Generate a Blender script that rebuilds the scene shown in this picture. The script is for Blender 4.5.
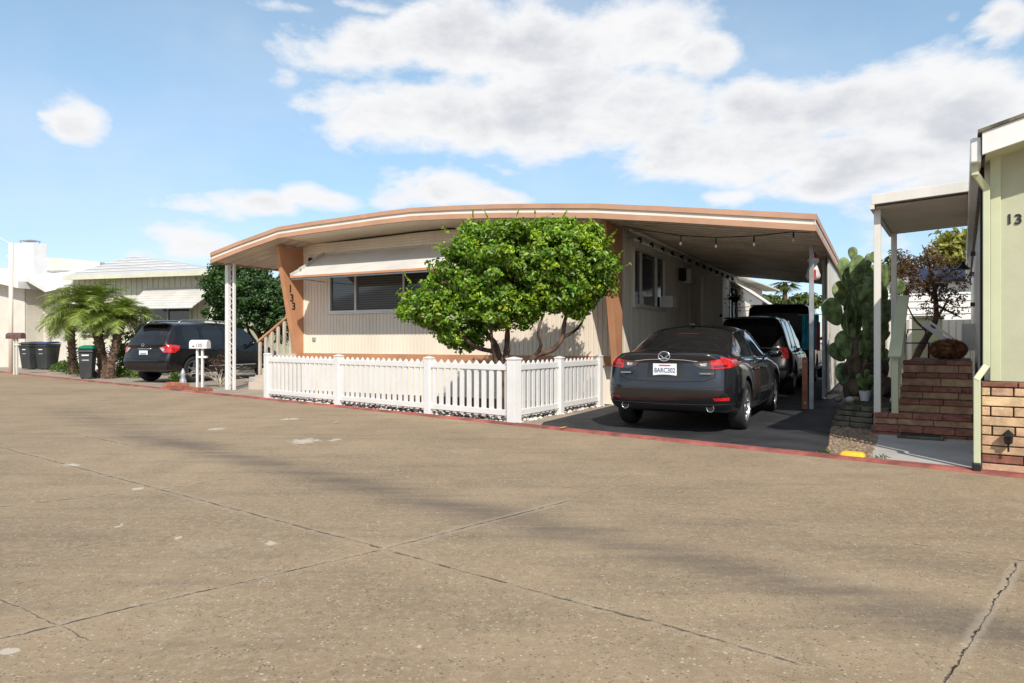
import bpy, bmesh, math, random
import numpy as np
from mathutils import Vector, Matrix
from mathutils.bvhtree import BVHTree
random.seed(7); RNG = np.random.default_rng(7)
R = math.radians
scn = bpy.context.scene
for o in list(bpy.data.objects): bpy.data.objects.remove(o)

# ---------------------------------------------------------------- camera
CAM_H, FPX = 1.2, 683.0
cam = bpy.data.cameras.new('camera'); camo = bpy.data.objects.new('camera', cam)
scn.collection.objects.link(camo); scn.camera = camo
cam.sensor_width = 36; cam.lens = 36*FPX/1024.0
cam.clip_start = .05; cam.clip_end = 3000
camo.location = (0, 0, CAM_H); camo.rotation_euler = (R(90), 0, 0)

# ---------------------------------------------------------------- light
SUN = Vector((.19, -1.124, 1.0)).normalized()
sl = bpy.data.lights.new('sun', 'SUN'); sl.energy = 4.5; sl.angle = R(.6); sl.color = (1, .935, .84)
slo = bpy.data.objects.new('sun', sl); scn.collection.objects.link(slo)
slo.rotation_euler = SUN.to_track_quat('Z', 'Y').to_euler(); slo.location = (0, -20, 30)
scn.view_settings.view_transform = 'Standard'; scn.view_settings.look = 'None'
scn.view_settings.exposure = 0.16; scn.view_settings.gamma = 1.0
scn.render.resolution_x = 1024; scn.render.resolution_y = 683

class NT:
    """small helper for writing node maths"""
    def __init__(s, tree): s.t = tree; s.n = tree.nodes; s.l = tree.links
    def new(s, typ, **kw):
        n = s.n.new(typ)
        for k, v in kw.items(): setattr(n, k, v)
        return n
    def put(s, sock, v):
        if isinstance(v, (int, float)): sock.default_value = v
        elif isinstance(v, (tuple, list)): sock.default_value = tuple(v) if len(v) == len(sock.default_value) else tuple(v) + (1,)
        else: s.l.new(v, sock)
    def m(s, op, a, b=0.0, c=0.0, clamp=False):
        n = s.new('ShaderNodeMath', operation=op, use_clamp=clamp)
        s.put(n.inputs[0], a); s.put(n.inputs[1], b); s.put(n.inputs[2], c)
        return n.outputs[0]
    def mix(s, f, a, b, mode='MIX'):
        n = s.new('ShaderNodeMix', data_type='RGBA', blend_type=mode)
        s.put(n.inputs[0], f); s.put(n.inputs[6], a); s.put(n.inputs[7], b)
        return n.outputs[2]
    def step(s, x, lo, hi):
        n = s.new('ShaderNodeMapRange', interpolation_type='SMOOTHSTEP')
        s.put(n.inputs[0], x); n.inputs[1].default_value = lo; n.inputs[2].default_value = hi
        return n.outputs[0]
    def noise(s, vec, scale, detail=4, rough=.55, dist=0.0):
        n = s.new('ShaderNodeTexNoise'); s.l.new(vec, n.inputs['Vector'])
        n.inputs['Scale'].default_value = scale; n.inputs['Detail'].default_value = detail
        n.inputs['Roughness'].default_value = rough; n.inputs['Distortion'].default_value = dist
        return n.outputs[0]

# ---------------------------------------------------------------- sky
world = bpy.data.worlds.new('World'); scn.world = world; world.use_nodes = True
w = NT(world.node_tree); w.n.clear()
out = w.new('ShaderNodeOutputWorld'); bg = w.new('ShaderNodeBackground'); w.l.new(bg.outputs[0], out.inputs[0])
sky = w.new('ShaderNodeTexSky', sky_type='NISHITA'); sky.sun_disc = False
sky.sun_elevation = math.asin(SUN.z); sky.sun_rotation = math.atan2(SUN.x, SUN.y)
sky.air_density = 1.0; sky.dust_density = .3; sky.ozone_density = 2.0; sky.altitude = 50
tc = w.new('ShaderNodeTexCoord'); sep = w.new('ShaderNodeSeparateXYZ'); w.l.new(tc.outputs['Generated'], sep.inputs[0])
az = w.m('ARCTAN2', sep.outputs[0], sep.outputs[1]); el = w.m('ARCSINE', sep.outputs[2])
cv = w.new('ShaderNodeCombineXYZ'); w.l.new(az, cv.inputs[0]); w.l.new(w.m('MULTIPLY', el, 1.9), cv.inputs[1])
nb = w.noise(cv.outputs[0], 5.0, 8, .58, .3); ns = w.noise(cv.outputs[0], 17.0, 7, .62)
nw = w.noise(cv.outputs[0], 3.3, 3, .5)
nd = w.m('SUBTRACT', nb, .5); nd2 = w.m('SUBTRACT', nw, .5)
azw = w.m('ADD', w.m('ADD', az, .012), w.m('MULTIPLY', nd, .10)); elw = w.m('ADD', el, w.m('MULTIPLY', nd2, .08))
def angles(u, v):
    x, z = (u-512)/FPX, (341.5-v)/FPX
    return math.atan2(x, 1), math.atan2(z, math.sqrt(1+x*x))
CLOUDS = [(84,120,42,24,1.0),(60,112,22,12,.7),(3,112,14,14,.9),
  (385,45,75,34,1.0),(470,38,90,36,1.1),(560,45,90,40,1.15),(650,40,80,34,1.1),(715,52,40,22,.9),
  (345,105,42,22,.8),(400,122,70,30,1.0),(480,118,80,34,1.1),(560,108,90,46,1.2),(650,115,80,40,1.1),
  (700,152,90,30,1.0),(780,110,60,40,1.0),(770,160,90,34,1.05),(900,100,110,46,1.2),(980,110,70,50,1.2),(880,160,120,34,1.15),
  (960,190,90,34,1.0),(830,190,80,16,.9),(1010,22,34,24,.95),(955,20,22,10,.5),
  (262,208,62,13,.95),(330,204,48,13,.9),(400,198,30,12,.8),(455,190,52,20,1.05),(510,198,40,12,.8),(196,240,58,18,.95),(140,250,40,14,.7),
  (735,204,38,9,.8),(300,5,40,7,.6),(370,4,50,8,.7),(300,75,18,14,.5),(505,168,26,10,.55),(740,286,110,16,.6),(900,255,90,25,.5),
  (1140,80,140,70,1.1),(1100,200,90,40,.9),(-140,90,120,40,.8),(-100,200,120,30,.7)]
dens = None
for (u, v, ru, rv, k) in CLOUDS:
    a, e = angles(u, v); sa = max(ru*math.cos(a)**2/FPX, .012); se = max(rv*math.cos(a)/FPX, .010)
    dx = w.m('DIVIDE', w.m('SUBTRACT', azw, a), sa); dy = w.m('DIVIDE', w.m('SUBTRACT', elw, e), se)
    g = w.m('MULTIPLY', w.m('POWER', 2.718, w.m('MULTIPLY', w.m('ADD', w.m('MULTIPLY', dx, dx), w.m('MULTIPLY', dy, dy)), -.8)), k)
    dens = g if dens is None else w.m('MAXIMUM', dens, w.m('ADD', g, w.m('MULTIPLY', dens, .18)))
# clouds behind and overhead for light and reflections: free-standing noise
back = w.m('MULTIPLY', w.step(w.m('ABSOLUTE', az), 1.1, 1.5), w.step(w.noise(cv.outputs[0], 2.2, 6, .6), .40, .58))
tex = w.m('ADD', w.m('MULTIPLY', w.m('SUBTRACT', nb, .5), 1.2), w.m('MULTIPLY', w.m('SUBTRACT', ns, .5), .75))
d2 = w.m('ADD', dens, tex)
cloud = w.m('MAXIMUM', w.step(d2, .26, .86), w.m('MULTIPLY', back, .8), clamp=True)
thin = w.m('ADD', .12, w.m('MULTIPLY', w.step(w.noise(cv.outputs[0], 1.7, 5, .6), .38, .75), .26))
cloud = w.m('MAXIMUM', cloud, thin)
body = w.step(w.m('ADD', d2, w.m('MULTIPLY', w.m('SUBTRACT', w.noise(cv.outputs[0], 8.0, 5, .6), .5), 1.6)), .65, 1.75)
ccol = w.mix(body, (8.7, 8.7, 8.8), (5.7, 5.95, 6.45))
tint = w.mix(w.step(el, 0.0, .42), (1.02, 1.15, 1.40), (1.62, 1.86, 1.72))
base = w.mix(1.0, sky.outputs[0], tint, 'MULTIPLY')
w.l.new(w.mix(cloud, base, ccol), bg.inputs[0]); bg.inputs[1].default_value = .098

# ---------------------------------------------------------------- materials
def mat(name, col, rough=.7, var=.12, vs=2.0, bump=0.0, bs=40.0, metal=0.0, coat=0.0, spec=.5, island=0.0, dirt=0.0, streak=False):
    m = bpy.data.materials.new(name); m.use_nodes = True; t = NT(m.node_tree)
    p = m.node_tree.nodes['Principled BSDF']; tcn = t.new('ShaderNodeTexCoord'); vec = tcn.outputs['Object']
    if streak:
        mp = t.new('ShaderNodeMapping'); mp.inputs['Scale'].default_value = (1, 1, .12); t.l.new(vec, mp.inputs[0]); svec = mp.outputs[0]
    else: svec = vec
    c = tuple(col)
    n = t.noise(svec, vs, 6, .6)
    lo = tuple(max(0, x*(1-var*1.6)) for x in c); hi = tuple(min(1, x*(1+var*1.2)) for x in c)
    cc = t.mix(t.step(n, .3, .7), lo, hi)
    if island:
        gi = t.new('ShaderNodeNewGeometry'); hs = t.new('ShaderNodeHueSaturation')
        r = gi.outputs['Random Per Island']
        t.l.new(t.m('ADD', t.m('MULTIPLY', r, 2*island), 1-island), hs.inputs['Value'])
        t.l.new(t.m('ADD', t.m('MULTIPLY', t.m('FRACT', t.m('MULTIPLY', r, 7.3)), island*.12), .5-island*.06), hs.inputs['Hue'])
        t.l.new(cc, hs.inputs['Color']); cc = hs.outputs[0]
    if dirt:
        nd_ = t.noise(svec, vs*4.7, 8, .7)
        cc = t.mix(t.m('MULTIPLY', t.step(nd_, .52, .72), dirt), cc, tuple(x*.45+.015 for x in c))
    t.l.new(cc, p.inputs['Base Color'])
    p.inputs['Metallic'].default_value = metal; p.inputs['Specular IOR Level'].default_value = spec
    t.l.new(t.m('ADD', t.m('MULTIPLY', t.m('SUBTRACT', t.noise(vec, vs*3, 4), .5), .18 if rough > .2 else .04), rough, clamp=True), p.inputs['Roughness'])
    if coat: p.inputs['Coat Weight'].default_value = coat; p.inputs['Coat Roughness'].default_value = .03
    if bump:
        b = t.new('ShaderNodeBump'); b.inputs['Strength'].default_value = min(1, bump); b.inputs['Distance'].default_value = .01
        t.l.new(t.noise(vec, bs, 6, .65), b.inputs['Height']); t.l.new(b.outputs[0], p.inputs['Normal'])
    return m
def leafmat(name, col, tr=.45, island=.45, rough=.45, hue=.0):
    m = bpy.data.materials.new(name); m.use_nodes = True; t = NT(m.node_tree)
    p = m.node_tree.nodes['Principled BSDF']; o = m.node_tree.nodes['Material Output']
    gi = t.new('ShaderNodeNewGeometry'); r = gi.outputs['Random Per Island']; hs = t.new('ShaderNodeHueSaturation')
    t.l.new(t.m('ADD', t.m('MULTIPLY', r, 2*island), 1-island), hs.inputs['Value'])
    t.l.new(t.m('ADD', t.m('MULTIPLY', t.m('FRACT', t.m('MULTIPLY', r, 13.7)), .05), .475+hue), hs.inputs['Hue'])
    hs.inputs['Color'].default_value = tuple(col)+(1,)
    t.l.new(hs.outputs[0], p.inputs['Base Color']); p.inputs['Roughness'].default_value = rough
    tr_ = t.new('ShaderNodeBsdfTranslucent'); t.l.new(t.mix(1.0, hs.outputs[0], (1.5, 1.6, .55), 'MULTIPLY'), tr_.inputs[0])
    mx = t.new('ShaderNodeMixShader'); mx.inputs[0].default_value = tr
    t.l.new(p.outputs[0], mx.inputs[1]); t.l.new(tr_.outputs[0], mx.inputs[2]); t.l.new(mx.outputs[0], o.inputs[0])
    return m
def glassmat(name, col=(.012, .014, .016), rough=.03, spec=.6):
    m = mat(name, col, rough, .1, 1.0, spec=spec); return m

M = {}
M['cream'] = mat('cream_siding', (.78, .685, .565), .6, .05, .9, .12, 60, dirt=.10, streak=True)
M['cream_smooth'] = mat('cream_panel', (.84, .75, .62), .65, .06, .8, .1, 50, dirt=.12, streak=True)
M['orange'] = mat('copper_brown_paint', (.50, .245, .13), .5, .08, 1.3, .1, 60, dirt=.12)
M['peach'] = mat('peach_tan_fascia_paint', (.48, .27, .17), .5, .07, 1.6, .1, 60, dirt=.15)
M['trim_white'] = mat('fascia_cream_stripe', (.74, .68, .60), .5, .05, 1.5, dirt=.12)
M['ceiling'] = mat('aluminium_pan_ceiling', (.62, .53, .43), .38, .14, 1.2, .05, 30, dirt=.2)
M['soffit'] = mat('cream_soffit', (.80, .70, .56), .6, .06, 1)
M['vinyl'] = mat('white_vinyl', (.73, .72, .705), .42, .03, 2.5, .05, 50, dirt=.14)
M['white'] = mat('white_paint', (.70, .69, .67), .45, .04, 2, .05, 60, dirt=.10)
M['offwhite'] = mat('off_white_paint', (.66, .63, .57), .55, .07, 1.5, .05, 60, dirt=.2, streak=True)
M['awning'] = mat('aluminium_awning_slat', (.54, .51, .47), .45, .07, 1.2, dirt=.15)
M['beige_wood'] = mat('beige_painted_wood', (.50, .43, .35), .6, .1, 2, .1, 60, dirt=.2)
M['sage'] = mat('sage_green_stucco', (.44, .445, .31), .75, .05, 1.5, .25, 120, dirt=.05)
M['sage_trim'] = mat('sage_green_trim', (.51, .53, .35), .55, .05, 1.5, .05, 80, dirt=.08)
M['black'] = mat('black_plastic', (.012, .012, .012), .45, .2, 3)
M['blackmetal'] = mat('black_metal', (.014, .014, .015), .35, .2, 3, metal=.4)
M['rubber'] = mat('tyre_rubber', (.016, .016, .017), .8, .25, 6, .2, 90)
M['chrome'] = mat('chrome', (.75, .76, .78), .12, .05, 2, metal=1)
M['alloy'] = mat('alloy_rim', (.48, .49, .50), .25, .1, 6, metal=.9)
M['glass'] = glassmat('dark_glass')
M['houseglass'] = mat('house_window_glass', (.035, .042, .048), .06, .3, 1.2, spec=.9)
M['carglass'] = mat('car_glass', (.010, .011, .012), .03, .1, 1, spec=.7)
M['carpaint'] = mat('graphite_metallic_paint', (.013, .014, .018), .2, .04, 3, metal=.35, coat=1)
M['blackpaint'] = mat('black_gloss_paint', (.004, .004, .005), .3, .1, 3, coat=.6, spec=.3)
M['blackpaint_dull'] = mat('black_paint_dusty', (.008, .009, .011), .38, .2, 2, coat=.7)
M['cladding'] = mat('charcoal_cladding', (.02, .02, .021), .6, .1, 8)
M['red_lens'] = mat('red_lens', (.50, .012, .012), .12, .25, 14, coat=1)
M['red_lens_dark'] = mat('dark_red_lens', (.13, .008, .010), .12, .3, 20, coat=1)
M['clear_lens'] = mat('clear_lens', (.50, .47, .45), .12, .35, 30, coat=1, metal=.3)
M['smoke_lens'] = mat('smoked_lens', (.06, .035, .035), .1, .3, 20, coat=1)
M['plate'] = mat('plate_white', (.74, .76, .78), .4, .03, 3)
M['plate_navy'] = mat('plate_navy_characters', (.03, .045, .12), .5, .03, 3)
M['plate_red'] = mat('plate_red_script', (.45, .05, .05), .5, .03, 3)
M['galv'] = mat('galvanised_post', (.40, .41, .43), .42, .12, 5, metal=.35, dirt=.1)
M['bark'] = mat('bark_brown', (.11, .065, .045), .9, .35, 6, .8, 30)
M['palmbark'] = mat('palm_bark', (.12, .075, .05), .95, .4, 14, .9, 25)
M['brick_tan'] = mat('tan_split_brick', (.50, .33, .20), .85, .2, 9, .8, 35, island=.22)
M['brick_red'] = mat('red_brown_brick', (.27, .115, .07), .85, .25, 9, .6, 35, island=.2)
M['mortar'] = mat('dark_mortar', (.13, .10, .075), .95, .2, 10, .4, 60)
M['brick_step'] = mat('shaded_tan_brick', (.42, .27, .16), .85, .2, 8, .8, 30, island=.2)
M['asphalt'] = mat('black_asphalt_seal', (.026, .026, .028), .8, .35, 1.6, .9, 110, dirt=.3)
M['conc'] = mat('grey_concrete', (.40, .375, .34), .9, .10, 1.4, .35, 90, dirt=.22)
M['apron'] = mat('tan_concrete_apron', (.32, .26, .20), .9, .14, 1.2, .45, 90, dirt=.3)
M['soil'] = mat('dark_soil', (.06, .042, .03), .95, .4, 5, .9, 40)
M['gravel'] = mat('mixed_pebble', (.21, .15, .10), .85, .1, 8, island=.45)
M['whitestone'] = mat('white_stone', (.62, .58, .52), .8, .1, 8, island=.3)
M['slate'] = mat('mossy_slate', (.13, .12, .08), .9, .4, 5, .9, 25, island=.3)
M['redkerb'] = mat('red_kerb_paint', (.30, .085, .065), .85, .35, 2.0, .4, 70, dirt=.75)
M['yellowkerb'] = mat('yellow_kerb_paint', (.72, .46, .03), .75, .15, 5, .5, 60, dirt=.35)
M['teal'] = mat('turquoise_fabric', (.02, .28, .38), .8, .2, 6)
M['navy'] = mat('navy_tarp', (.012, .028, .075), .6, .3, 8, .3, 40)
M['bin'] = mat('charcoal_bin_plastic', (.035, .04, .04), .5, .15, 3, .1, 80)
M['binblue'] = mat('blue_bin_lid', (.02, .05, .16), .45, .15, 3)
M['bingreen'] = mat('green_bin_lid', (.01, .22, .13), .45, .15, 3)
M['cactus'] = mat('cactus_skin', (.125, .185, .055), .6, .45, 7, .15, 50, island=.25)
M['cactus_old'] = mat('cactus_bark', (.10, .07, .045), .9, .3, 8, .8, 30)
M['wicker'] = mat('rust_brown_fibre', (.26, .11, .045), .95, .4, 12, .9, 40)
M['brownmetal'] = mat('brown_mailbox_metal', (.12, .06, .055), .45, .2, 4)
M['terracotta'] = mat('terracotta', (.36, .13, .075), .85, .15, 5, .2, 60)
M['hedge'] = leafmat('dark_lemon_leaf', (.035, .085, .015), .25)
M['citrus'] = leafmat('citrus_leaf', (.135, .235, .018), .28, .6, .36)
M['citrus_new'] = leafmat('citrus_new_leaf', (.33, .45, .035), .4, .4, .36)
M['palmleaf'] = leafmat('palm_leaflet', (.20, .26, .05), .18, .62)
M['grassleaf'] = leafmat('ground_cover_leaf', (.10, .17, .035), .35)
M['plum'] = leafmat('purple_plum_leaf', (.125, .07, .04), .35, .5)
M['farleaf'] = leafmat('far_tree_leaf', (.09, .12, .03), .3, .5)
M['yellowleaf'] = leafmat('yellow_green_leaf', (.26, .25, .05), .4, .4)
M['fallen'] = mat('fallen_yellow_leaf', (.75, .42, .03), .7, .1, 10)
M['dark'] = mat('dark_void', (.01, .01, .01), .9, .2, 3)
M['curtain'] = mat('pale_blind', (.45, .45, .43), .8, .1, 3)
M['warmbulb'] = mat('clear_bulb_glass', (.55, .52, .45), .15, .1, 4)
M['flag'] = mat('red_white_fabric', (.62, .58, .56), .8, .2, 9)
M['redcloth'] = mat('red_fabric', (.42, .04, .03), .8, .2, 6)

def _extra():
    # window glass with drawn blinds behind it
    m = M['houseglass'].copy(); m.name = 'window_glass_over_blinds'; t = NT(m.node_tree); p = m.node_tree.nodes['Principled BSDF']
    tcn = t.new('ShaderNodeTexCoord'); sp = t.new('ShaderNodeSeparateXYZ'); t.l.new(tcn.outputs['Object'], sp.inputs[0])
    f = t.m('FRACT', t.m('MULTIPLY', sp.outputs[2], 19.0)); s_ = t.step(f, .15, .5)
    t.l.new(t.mix(s_, (.028, .030, .032), (.105, .105, .10)), p.inputs['Base Color']); M['blindglass'] = m
    # areoles on the cactus pads
    m = M['cactus']; t = NT(m.node_tree); p = m.node_tree.nodes['Principled BSDF']; old_ = p.inputs['Base Color'].links[0].from_socket
    tcn = t.new('ShaderNodeTexCoord'); v = t.new('ShaderNodeTexVoronoi', feature='F1'); t.l.new(tcn.outputs['Object'], v.inputs['Vector']); v.inputs['Scale'].default_value = 26
    dots = t.m('SUBTRACT', 1.0, t.step(v.outputs['Distance'], .10, .26)); sc = t.step(t.noise(tcn.outputs['Object'], 9, 5, .7), .56, .68)
    c = t.mix(t.m('MULTIPLY', sc, .55), old_, (.20, .16, .08)); c = t.mix(t.m('MULTIPLY', dots, .7), c, (.34, .33, .20)); t.l.new(c, p.inputs['Base Color'])
_extra()
# ---------------------------------------------------------------- mesh helpers
class MB:
    def __init__(s): s.v = []; s.f = []
    def add(s, vs, fs):
        b = len(s.v); s.v += [tuple(p) for p in vs]; s.f += [tuple(b+i for i in f) for f in fs]; return s
    def box(s, x0, x1, y0, y1, z0, z1):
        return s.add([(x0,y0,z0),(x1,y0,z0),(x1,y1,z0),(x0,y1,z0),(x0,y0,z1),(x1,y0,z1),(x1,y1,z1),(x0,y1,z1)],
                     [(0,3,2,1),(4,5,6,7),(0,1,5,4),(1,2,6,5),(2,3,7,6),(3,0,4,7)])
    def bar(s, p, q, wd, h=None, up=(0,0,1)):
        h = wd if h is None else h; p, q = Vector(p), Vector(q); d = (q-p).normalized(); up = Vector(up)
        if abs(d.dot(up)) > .98: up = Vector((0,1,0))
        sx = d.cross(up).normalized(); sy = sx.cross(d).normalized()
        vs = [c + sx*(a*wd/2) + sy*(b*h/2) for c in (p, q) for a, b in ((-1,-1),(1,-1),(1,1),(-1,1))]
        return s.add(vs, [(0,1,2,3),(4,7,6,5),(0,4,5,1),(1,5,6,2),(2,6,7,3),(3,7,4,0)])
    def tube(s, pts, r, seg=8, cap=True):
        pts = [Vector(p) for p in pts]; n = len(pts); rs = r if isinstance(r, (list, tuple)) else [r]*n
        b = len(s.v); ref = None
        for i, p in enumerate(pts):
            d = (pts[min(i+1, n-1)]-pts[max(i-1, 0)]).normalized()
            if ref is None: ref = Vector((0,0,1)) if abs(d.z) < .9 else Vector((1,0,0))
            sx = d.cross(ref).normalized(); ref = sx.cross(d).normalized()
            for k in range(seg):
                a = 2*math.pi*k/seg; s.v.append(tuple(p + (sx*math.cos(a)+ref*math.sin(a))*rs[i]))
        for i in range(n-1):
            for k in range(seg):
                k2 = (k+1) % seg; s.f.append((b+i*seg+k, b+i*seg+k2, b+(i+1)*seg+k2, b+(i+1)*seg+k))
        if cap: s.f.append(tuple(b+k for k in range(seg))[::-1]); s.f.append(tuple(b+(n-1)*seg+k for k in range(seg)))
        return s
    def prism(s, poly, axis, a0, a1):
        """poly in the two other axes (in order xyz minus axis), extruded along axis"""
        def mk(p, a): l = list(p); l.insert('xyz'.index(axis), a); return tuple(l)
        n = len(poly); b = len(s.v)
        s.v += [mk(p, a0) for p in poly] + [mk(p, a1) for p in poly]
        s.f.append(tuple(b+i for i in range(n))[::-1]); s.f.append(tuple(b+n+i for i in range(n)))
        for i in range(n): j = (i+1) % n; s.f.append((b+i, b+j, b+n+j, b+n+i))
        return s
    def lathe(s, prof, c=(0,0,0), axis='z', seg=24, cap=True):
        b = len(s.v); c = Vector(c)
        for (r, h) in prof:
            for k in range(seg):
                a = 2*math.pi*k/seg; ca, sa = r*math.cos(a), r*math.sin(a)
                p = {'z': (ca, sa, h), 'x': (h, ca, sa), 'y': (ca, h, sa)}[axis]
                s.v.append(tuple(c + Vector(p)))
        for i in range(len(prof)-1):
            for k in range(seg):
                k2 = (k+1) % seg; s.f.append((b+i*seg+k, b+i*seg+k2, b+(i+1)*seg+k2, b+(i+1)*seg+k))
        if cap:
            s.f.append(tuple(b+k for k in range(seg))[::-1]); s.f.append(tuple(b+(len(prof)-1)*seg+k for k in range(seg)))
        return s
    def ball(s, c, r, seg=10, rings=6):
        rr = r if isinstance(r, (list, tuple)) else (r, r, r)
        pr = [(math.sin(math.pi*i/rings)*1.0+1e-4, -math.cos(math.pi*i/rings)) for i in range(rings+1)]
        t = MB().lathe(pr, seg=seg)
        return s.add([(c[0]+x*rr[0], c[1]+y*rr[1], c[2]+z*rr[2]) for x, y, z in t.v], t.f)
    def sheet(s, pts): return s.add(pts, [tuple(range(len(pts)))])
    def merge(s, o, mtx=None):
        return s.add([tuple(mtx @ Vector(p)) for p in o.v] if mtx else o.v, o.f)
    def build(s, name, m, parent=None, smooth=False, bevel=0.0, label=None, recalc=True):
        me = bpy.data.meshes.new(name); me.from_pydata(s.v, [], s.f)
        if recalc:
            bm = bmesh.new(); bm.from_mesh(me); bmesh.ops.recalc_face_normals(bm, faces=bm.faces); bm.to_mesh(me); bm.free()
        return link(name, me, m, parent, smooth, bevel, label)
def link(name, me, m, parent=None, smooth=False, bevel=0.0, label=None):
    o = bpy.data.objects.new(name, me); scn.collection.objects.link(o)
    if m is not None: me.materials.append(m)
    if parent is not None: o.parent = parent
    if smooth: me.polygons.foreach_set('use_smooth', [True]*len(me.polygons))
    if bevel:
        b = o.modifiers.new('bevel', 'BEVEL'); b.width = bevel; b.segments = 2; b.limit_method = 'ANGLE'; b.angle_limit = R(40)
        b.harden_normals = False
    if label: o['label'] = label
    return o
def tag(o, label, cat, group=None, kind=None):
    if label: o['label'] = label
    if cat: o['category'] = cat
    if group: o['group'] = group
    if kind: o['kind'] = kind
    return o
def thing(name, label, cat, loc=(0,0,0), rz=0.0, group=None):
    o = bpy.data.objects.new(name, None); scn.collection.objects.link(o); o.empty_display_size = .2
    o.location = loc; o.rotation_euler = (0, 0, rz); return tag(o, label, cat, group)
def struct(name, mb, m, label, **kw):
    o = mb.build(name, m, **kw); o['kind'] = 'structure'; o['label'] = label; o['category'] = name.replace('_', ' '); return o
def dup(root, loc, rz=None, label=None, scale=None):
    def cp(o, par):
        c = o.copy(); scn.collection.objects.link(c)
        if par is not None: c.parent = par
        for ch in o.children: cp(ch, c)
        return c
    kids = list(root.children); r = cp(root, None); r.location = loc
    if rz is not None: r.rotation_euler = (0, 0, rz)
    if scale: r.scale = scale
    if label: r['label'] = label
    return r
def meshify(name, verts, faces_flat, nper, m, parent=None, smooth=False):
    """numpy mesh of equal-sided faces"""
    me = bpy.data.meshes.new(name); nv = len(verts); nf = len(faces_flat)//nper
    me.vertices.add(nv); me.vertices.foreach_set('co', np.asarray(verts, dtype=np.float32).ravel())
    me.loops.add(len(faces_flat)); me.loops.foreach_set('vertex_index', np.asarray(faces_flat, dtype=np.int32))
    me.polygons.add(nf); me.polygons.foreach_set('loop_start', np.arange(0, nf*nper, nper, dtype=np.int32))
    me.update(calc_edges=True); me.validate()
    return link(name, me, m, parent, smooth)
def leaves(name, pts, nrm, size, m, parent=None, aspect=.45, fold=.18, jit=.6, droop=0.0):
    """pointed folded leaves scattered at pts, facing roughly along nrm"""
    n = len(pts); pts = np.asarray(pts); nrm = np.asarray(nrm) + RNG.normal(0, jit, (n, 3))
    nrm /= np.linalg.norm(nrm, axis=1)[:, None]
    t = RNG.normal(0, 1, (n, 3)); t[:, 2] -= droop; t -= nrm*(t*nrm).sum(1)[:, None]; t /= np.linalg.norm(t, axis=1)[:, None]
    b = np.cross(nrm, t); L = size*RNG.uniform(.65, 1.3, n)[:, None]; W = L*aspect
    base = pts - t*L/2; tip = pts + t*L/2 - nrm*L*.12
    l = pts - b*W/2 + nrm*L*fold; r = pts + b*W/2 + nrm*L*fold
    v = np.stack([base, l, tip, r], 1).reshape(-1, 3)
    i = np.arange(n)*4; f = np.stack([i, i+3, i+2, i, i+2, i+1], 1).ravel()
    return meshify(name, v, f, 3, m, parent)
def crown_points(lobes, clumps, per, cr, shell=.35):
    """leaf positions: clumps near the lobes' surfaces; lobes = (cx,cy,cz,rx,ry,rz)"""
    L = np.array(lobes, float); vol = L[:, 3]*L[:, 4]*L[:, 5]; P = []; Nn = []
    pick = RNG.choice(len(L), clumps, p=vol**.67/(vol**.67).sum())
    for k in pick:
        c, r = L[k, :3], L[k, 3:]
        d = RNG.normal(0, 1, 3); d /= np.linalg.norm(d); rad = 1 - shell*RNG.random()**1.5
        cc = c + d*r*rad; s = cr*RNG.uniform(.6, 1.35)
        q = RNG.normal(0, 1, (per, 3)); q /= np.linalg.norm(q, axis=1)[:, None]
        pp = cc + q*s*(RNG.random(per)**.45)[:, None]*np.array([1, 1, .75])
        P.append(pp); nn = q*.7 + d*.6 + np.array([0, 0, .5]); Nn.append(nn)
    return np.concatenate(P), np.concatenate(Nn)
def limb(mb, pts, r0, r1, seg=7):
    n = len(pts); P = [Vector(p) for p in pts]; Q = []; rr = []
    for i in range(n-1):
        for k in range(4):
            t = k/4; a = P[max(i-1, 0)]; b = P[i]; c = P[i+1]; d = P[min(i+2, n-1)]
            Q.append(.5*((2*b)+(c-a)*t+(2*a-5*b+4*c-d)*t*t+(3*b-a-3*c+d)*t**3)); rr.append(r0+(r1-r0)*(i+t)/(n-1))
    Q.append(P[-1]); rr.append(r1)
    rr = [x*(1+.1*math.sin(i*2.1)) for i, x in enumerate(rr)]
    mb.tube(Q, rr, seg)
def text_obj(name, s, size, m, parent, loc, rot, depth=.004, label=None, sx=1.0, weight=0.0):
    cu = bpy.data.curves.new(name, 'FONT'); cu.body = s; cu.size = size; cu.extrude = depth; cu.offset = weight
    cu.align_x = 'CENTER'; cu.align_y = 'CENTER'
    tmp = bpy.data.objects.new('tmp', cu); scn.collection.objects.link(tmp)
    dg = bpy.context.evaluated_depsgraph_get(); me = bpy.data.meshes.new_from_object(tmp.evaluated_get(dg))
    bpy.data.objects.remove(tmp); o = link(name, me, m, parent, label=label)
    o.location = loc; o.rotation_euler = rot; o.scale = (sx, 1, 1); return o

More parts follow.
